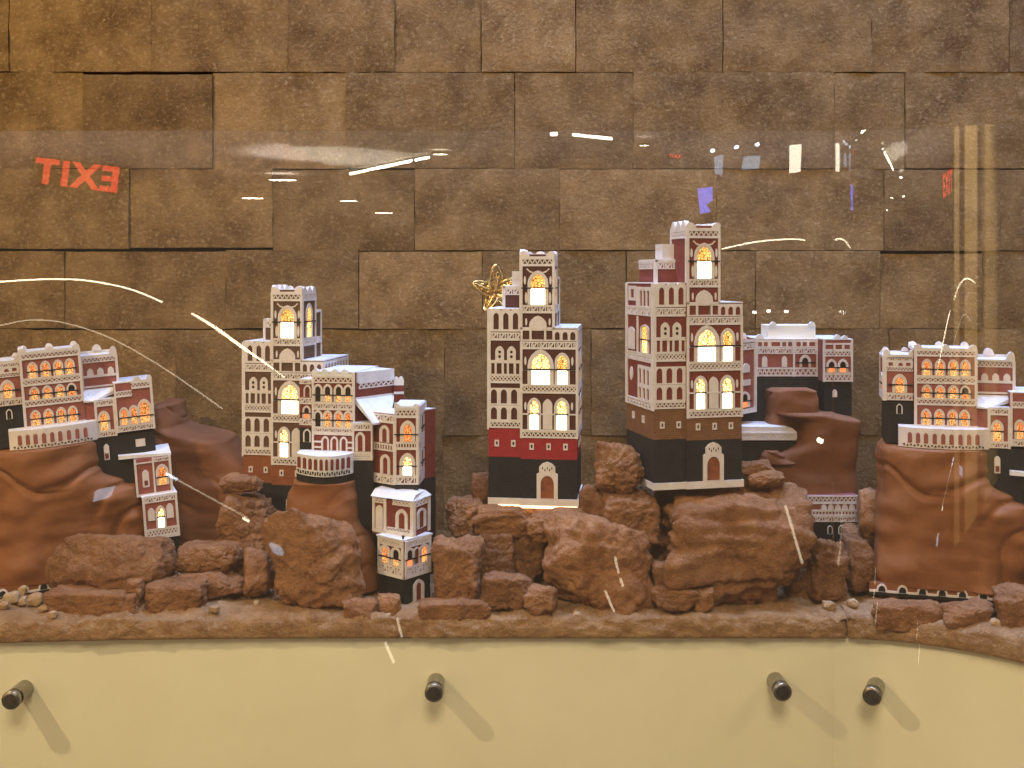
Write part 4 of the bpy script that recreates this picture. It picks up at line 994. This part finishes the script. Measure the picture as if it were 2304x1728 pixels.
o = link('cliff', mb, 'clay_cliff_dark', None, Vector((-.38, 1.41, ZS)), True); tag(o, 'dark brown peaked clay cliff behind the gap left of the brown tower', 'rock')
rn = random.Random(5)
pebs = [(10, 1330, 45, 1362), (42, 1342, 62, 1362), (62, 1332, 98, 1364), (88, 1362, 114, 1376), (112, 1374, 130, 1390), (0, 1352, 22, 1374), (40, 1318, 64, 1340), (2000, 1330, 2022, 1348), (940, 1366, 962, 1382), (860, 1380, 880, 1394), (470, 1362, 494, 1378), (570, 1352, 584, 1364), (1288, 1376, 1306, 1388), (2228, 1392, 2262, 1412), (1850, 1352, 1880, 1372), (1905, 1346, 1930, 1368), (680, 1352, 704, 1368), (640, 1346, 660, 1358)]
plabs = {7: 'pebble at the near end of the white arched foot wall', 8: 'pebble lying on the thin flat slab end', 9: 'pebble on the shelf edge below the black doorway', 10: 'pebble right of the blocky flat topped rock',
         11: 'pebble in front of the narrow upright rock', 12: 'pebble in front of the wide block shaped boulder', 13: 'pebble resting on the cracked slab', 14: 'pebble in front of the tall split rock', 15: 'pebble in front of the dusky rock',
         16: 'wider pebble before the big rough boulder', 17: 'little pebble before the big rough boulder'}
for i, (x0, y0, x1, y1) in enumerate(pebs):
    d = min(1.30, 887.5/((y1-3)-620)); d = max(d, front(((x0+x1)/2-CX)*1.16/F)+.012)
    lab = plabs.get(i, 'small pale pebble in the little heap beside the tilted palace')
    make_rock('pebble', x0, y0, x1, y1, d, .006, 300+i, lab, 'pebble', 4, .2, 'pebbles on the shelf')

# ------------------------------------------------------------------ gold filigree star behind the red banded tower
T = Thing('gold_star', 'gold filigree star ornament propped behind the red banded tower', 'ornament', P(1112, 690, 1.395))
dS = 1.385; pS = lambda x, y, e=0: P(1040+x*.0844, 580+y*.0844, dS+e)
tips = [(300, 670), (600, 1400), (1330, 1290), (1500, 580), (900, 190)]; cen = (900, 930)
for i, t in enumerate(tips):
    mb = MB(); c = Vector(cen); tv = Vector(t); ax = tv-c; per = Vector((-ax.y, ax.x)).normalized(); L = ax.length
    loop = []
    for s in range(24):
        q = 2*math.pi*s/24; r = c+ax*(.5-.5*math.cos(q))+per*(L*.26*math.sin(q)*(1.15-.5*(.5-.5*math.cos(q)))); loop.append(pS(r.x, r.y, -.012*(.5-.5*math.cos(q))+.004*math.sin(q)))
    mb.tube(loop, .0019, 6, True); pt = T.part('petal', mb, 'gold', smooth=True)
    for s in (.35, .62):
        mb = MB(); cc = c+ax*s; lp = [pS(cc.x+L*.11*math.cos(q), cc.y+L*.11*math.sin(q), -.012*s-.002) for q in [k*math.pi/7 for k in range(13)]]; mb.tube(lp, .0015, 6); T.part('curl', mb, 'gold', pt, smooth=True)
    mb = MB(); mb.tube([pS(c.x, c.y, -.002), pS((c+ax*.5).x, (c+ax*.5).y, -.010), pS(t[0], t[1], -.012)], [.002, .0024, .0007], 6); T.part('rib', mb, 'gold', pt, smooth=True)
mb = MB(); mb.tube([pS(cen[0], cen[1], 0), pS(cen[0]+20, cen[1]+10, -.006)], [.006, .003], 10); T.part('boss', mb, 'gold', smooth=True)
mb = MB(); mb.tube([pS(cen[0], cen[1]), pS(cen[0]+200, 1800, .0)], .0012, 6); T.part('stem', mb, 'gold')

# ------------------------------------------------------------------ the hall behind the viewer, seen as reflections in the acrylic
def V(px, py, D): q = P(px, py, D); return Vector((q.x, 2*G-D, q.z))
def sign(px, py, D, wd, txt, label, tilt_):
    q = V(px, py, D); T = Thing('exit_sign', label, 'sign', q)
    mb = MB(); h = wd*.30; mb.box(q.x-wd*.56, q.x+wd*.56, q.y-.04, q.y-.004, q.z-h*.62, q.z+h*.62); T.part('housing', mb, 'dark_plastic')
    cu = bpy.data.curves.new('letters', 'FONT'); cu.body = txt; cu.align_x = 'CENTER'; cu.align_y = 'CENTER'; cu.size = h*1.35; cu.extrude = .002; cu.offset = h*.05; cu.space_character = 1.18
    o = bpy.data.objects.new('letters', cu); col.objects.link(o); o.rotation_euler = (math.pi/2, 0, math.pi); 
    bpy.context.view_layer.update(); dg = bpy.context.evaluated_depsgraph_get(); me = bpy.data.meshes.new_from_object(o.evaluated_get(dg))
    bpy.data.objects.remove(o); mn = max(v.co.x for v in me.vertices)-min(v.co.x for v in me.vertices); me.materials.clear(); me.materials.append(M['exit_red'])
    o = bpy.data.objects.new('letters', me); col.objects.link(o); o.parent = T.root; o.rotation_euler = (math.pi/2, 0, math.pi); o.scale = (wd/mn, 1, 1); o.location = (0, .002, 0)
    T.root.rotation_euler = (0, R_(tilt_), 0); return T
sign(174, 397, 4.2, .33, 'EXIT', 'lit red EXIT sign mirrored in the acrylic at upper left', 7)
sign(1518, 352, 9.0, .10, 'EXIT', 'tiny far red EXIT sign mirrored above the tallest tower', 3)
HC = 1.30                                               # ceiling above eye level
def ceil_pt(px, py, h=HC): return V(px, py, h*F/(YH-py))
def disc(px, py, wpx, label='round ceiling downlight reflected in the acrylic', m='lamp_white'):
    q = ceil_pt(px, py); D = 2*G-q.y; r = wpx*D/F/2; T = Thing('ceiling_downlight', label, 'downlight', q, 'ceiling downlights reflected in the acrylic')
    mb = MB(); mb.prism([q+Vector((r*math.cos(a), r*.8*math.sin(a), 0)) for a in [k*math.pi/12 for k in range(24)]], [q+Vector((r*math.cos(a), r*.8*math.sin(a), .02)) for a in [k*math.pi/12 for k in range(24)]]); T.part('diffuser', mb, m)
    mb = MB(); mb.ring([q+Vector((1.2*r*math.cos(a), r*math.sin(a), -.004)) for a in [k*math.pi/12 for k in range(24)]], [q+Vector((1.2*r*math.cos(a), r*math.sin(a), .02)) for a in [k*math.pi/12 for k in range(24)]],
                       [q+Vector((1.03*r*math.cos(a), .83*r*math.sin(a), -.004)) for a in [k*math.pi/12 for k in range(24)]], [q+Vector((1.03*r*math.cos(a), .83*r*math.sin(a), .02)) for a in [k*math.pi/12 for k in range(24)]]); T.part('trim_ring', mb, 'dark_plastic')
for px, py, wp, lab in ((636, 405, 62, 'large round downlight reflected beside the long linear light'), (568, 446, 50, 'downlight reflected just above the brown tower top'), (786, 452, 42, 'downlight reflected under the long linear light'), (863, 479, 44, 'lowest of the reflected round downlights'), (1448, 327, 24, 'small round downlight reflected beside the tiny red sign')):
    disc(px, py, wp, lab)
def lightbar(pts, r, m, name, label, cat='light', group=None):
    mb = MB(); mb.tube(pts, r, 8); o = link(name, mb, m, None, Vector(pts[0])); tag(o, label, cat, group); return o
lightbar([ceil_pt(788, 391), ceil_pt(925, 362)], .016, 'lamp_white', 'linear_light', 'long linear ceiling light reflected above the brown tower')
lightbar([ceil_pt(935, 360), ceil_pt(965, 354)], .014, 'lamp_white', 'linear_light', 'short linear ceiling light at the end of the long one')
disc(990, 347, 34, 'round downlight reflected at the end of the short linear light')
lightbar([ceil_pt(1240, 302), ceil_pt(1252, 301)], .018, 'lamp_white', 'linear_light', 'stub ceiling light reflected at the acrylic top edge')
lightbar([ceil_pt(1290, 303), ceil_pt(1376, 312)], .013, 'lamp_white', 'linear_light', 'slanting linear light reflected at the acrylic top edge')
# pale ceiling field around the linear light, lit by it and by an added fill spot
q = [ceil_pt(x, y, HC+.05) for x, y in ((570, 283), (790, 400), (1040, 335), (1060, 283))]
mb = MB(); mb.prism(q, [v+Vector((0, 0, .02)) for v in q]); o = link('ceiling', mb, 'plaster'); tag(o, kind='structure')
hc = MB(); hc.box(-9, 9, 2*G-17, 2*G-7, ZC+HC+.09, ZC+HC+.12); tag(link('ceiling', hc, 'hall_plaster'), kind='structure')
for x_ in (-4.5, 4.0): lamp('hall_ceiling_fill', 'SPOT', (x_, 2*G-11.5, ZC+HC-2.6), (x_, 2*G-11.5, ZC+HC), 420, (1.0, .86, .78), .02, 150, .3)  # added fill spots, brighten the ceiling so its reflection hazes the acrylic
q_ = ceil_pt(800, 380)
lamp('ceiling_patch_fill', 'SPOT', q_+Vector((-.2, .9, -.55)), q_+Vector((-.2, .9, .1)), 900, (1.0, .93, .80), .02, 128)  # added fill spot that brightens the pale ceiling field
# curved light lines
arc = [(-60, 640), (0, 634), (60, 630), (125, 628), (200, 632), (290, 650), (365, 680)]
def sm(pts, n=6):
    out = []
    for i in range(len(pts)-1):
        p0 = pts[max(0, i-1)]; p1, p2 = pts[i], pts[i+1]; p3 = pts[min(len(pts)-1, i+2)]
        for s in range(n):
            t = s/n; out.append(tuple(.5*((2*p1[c])+(-p0[c]+p2[c])*t+(2*p0[c]-5*p1[c]+4*p2[c]-p3[c])*t*t+(-p0[c]+3*p1[c]-3*p2[c]+p3[c])*t**3) for c in (0, 1)))
    out.append(pts[-1]); return out
lightbar([V(x, y, 3.0) for x, y in sm(arc)], .0023, 'led_warm', 'curved_light_line', 'thin curved light line reflected above the tilted palace')
pp = [V(x, y, 3.0) for x, y in sm([(430, 705), (480, 735), (540, 778), (600, 820), (640, 850)])]
lightbar(pp, [.0010+.0032*math.sin(math.pi*min(1, i/len(pp)*1.1+.1)) for i in range(len(pp))], 'led_warm', 'curved_light_line', 'thick slanting light streak reflected across the brown tower')
lightbar([V(x, y, 3.2) for x, y in sm([(-60, 742), (0, 732), (70, 720), (150, 728), (250, 762), (370, 830), (500, 920)])],   .0018, 'led_faint', 'curved_light_line', 'faint lower curved light line reflected beside the tilted palace')
lightbar([V(x, y, 4.2) for x, y in sm([(1625, 560), (1690, 546), (1740, 540), (1790, 538), (1812, 541)])], .0026, 'led_warm', 'curved_light_line', 'short bowed light line reflected right of the tallest tower')
for x0, y0, x1, y1, D, r, m, lab in ((372, 1066, 398, 1080, 3.0, .0035, 'led_cool', 'bright tip of a pale light streak beside the small gatehouse'), (398, 1080, 560, 1168, 3.0, .0014, 'led_faint', 'pale slanting light streak reflected on the dark cliff'), (546, 1166, 560, 1174, 3.0, .003, 'led_warm', 'short spark of light reflected on the rock stack'),
                                     (1768, 1138, 1806, 1268, 3.0, 0.0038, 'led_faint', 'upright light streak reflected on the huge layered boulder'),
                                     (893, 1392, 904, 1434, 3.0, 0.003, 'led_faint', 'short light streak reflected on the shelf below the black doorway'),
                                     (866, 1446, 886, 1492, 3.0, 0.0038, 'led_faint', 'light streak reflected on the cream panel above a pin'),
                                     (1384, 1254, 1392, 1290, 3.0, 0.0034, 'led_faint', 'double light streak reflected on the wide block boulder'),
                                     (1396, 1302, 1402, 1320, 3.0, 0.0038, 'led_faint', 'stubby light streak reflected on the wide block boulder'),
                                     (1362, 1330, 1382, 1378, 3.0, 0.0034, 'led_faint', 'low light streak reflected at the foot of the wide block boulder')):
    lightbar([V(x0, y0, D), V(x1, y1, D)], r, m, 'light_streak', lab)
for x, y, D, r, m, lab in ((1605, 338, 6, .010, 'lamp_cool', 'cool reflected spotlight above the narrow cool lit pane'), (1659, 330, 6, .010, 'lamp_cool', 'middle one of three small cool reflected spotlights'), (1706, 324, 6, .010, 'lamp_cool', 'cool reflected spotlight above the wider cool lit pane'),
                           (1848, 993, 5, .012, 'lamp_mid', 'round spotlight reflected on the dark red cliff'), (1700, 703, 5, .007, 'lamp_mid', 'round warm spotlight reflected over the rear palace roof'), (1732, 700, 5, .007, 'lamp_mid', 'round warm spotlight reflected over the rear palace roof'), (1772, 701, 5, .007, 'lamp_mid', 'round warm spotlight reflected over the rear palace roof')):
    mb = MB(); c = V(x, y, D); mb.tube([c+Vector((0, -.05, 0)), c+Vector((0, -.03, 0)), c], [r*.6, r*1.1, r], 14); o = link('spotlight', mb, m, None, c); tag(o, lab, 'spotlight', 'round spotlights reflected in the acrylic')
def pane(pts, D, m, name, label, cat):
    f = [V(x, y, D) for x, y in pts]; mb = MB(); mb.prism(f, [v+Vector((0, -.03, 0)) for v in f]); o = link(name, mb, m, None, sum(f, Vector())/len(f)); tag(o, label, cat); return o
pane([(1572, 424), (1603, 420), (1604, 450), (1590, 460), (1600, 476), (1578, 480)], 5, 'screen_blue', 'blue_screen', 'small glowing blue screen reflected above the tallest tower', 'screen')
emis('cool_glow', (.65, .80, 1.0), 4); M['cool_glow']
pane([(1676, 352), (1712, 350), (1708, 378), (1672, 380)], 5, 'cool_glow', 'lit_pane', 'cool lit display pane reflected near the top of the acrylic', 'display')
pane([(1610, 352), (1628, 348), (1626, 392), (1612, 390)], 5, 'cool_glow', 'lit_pane', 'narrow cool lit pane reflected beside the wider one', 'display')
pane([(1780, 326), (1804, 324), (1802, 386), (1780, 388)], 5, 'lamp_soft', 'lit_pane', 'tall warm lit pane reflected near the sheet joint', 'display')
pane([(604, 1226), (626, 1236), (634, 1252), (616, 1246)], 3, 'cool_glow', 'lit_pane', 'little cool lit pane reflected beside the big rough boulder', 'display')
pane([(212, 1106), (250, 1098), (240, 1122), (208, 1130)], 3, 'cool_glow', 'lit_pane', 'small cool lit pane reflected on the cliff of the tilted palace', 'display')
# lit columns behind and to the left, seen stretched in the curved sheet
for i, (x, y, r, lab) in enumerate(((-2.60, -2.6, .12, 'nearest warm lit hall pillar reflected in the curved acrylic'), (-3.35, -2.6, .36, 'broad warm lit hall pillar reflected in the curved acrylic'), (-4.75, -2.6, .50, 'farthest warm lit hall pillar reflected in the curved acrylic'))):
    mb = MB(); mb.box(x-r, x+r, y-.2, y, ZC-1.4, ZC+1.5); o = link('pillar', mb, 'column_paint', None, Vector((x, y, ZC-1.4)))
    tag(o, lab, 'pillar', 'hall pillars reflected in the acrylic')
lamp('pillar_spot', 'SPOT', (-3.4, -0.4, ZC+1.6), (-3.6, -2.6, ZC+.2), 1300, (1.0, .80, .5), .05, 75)
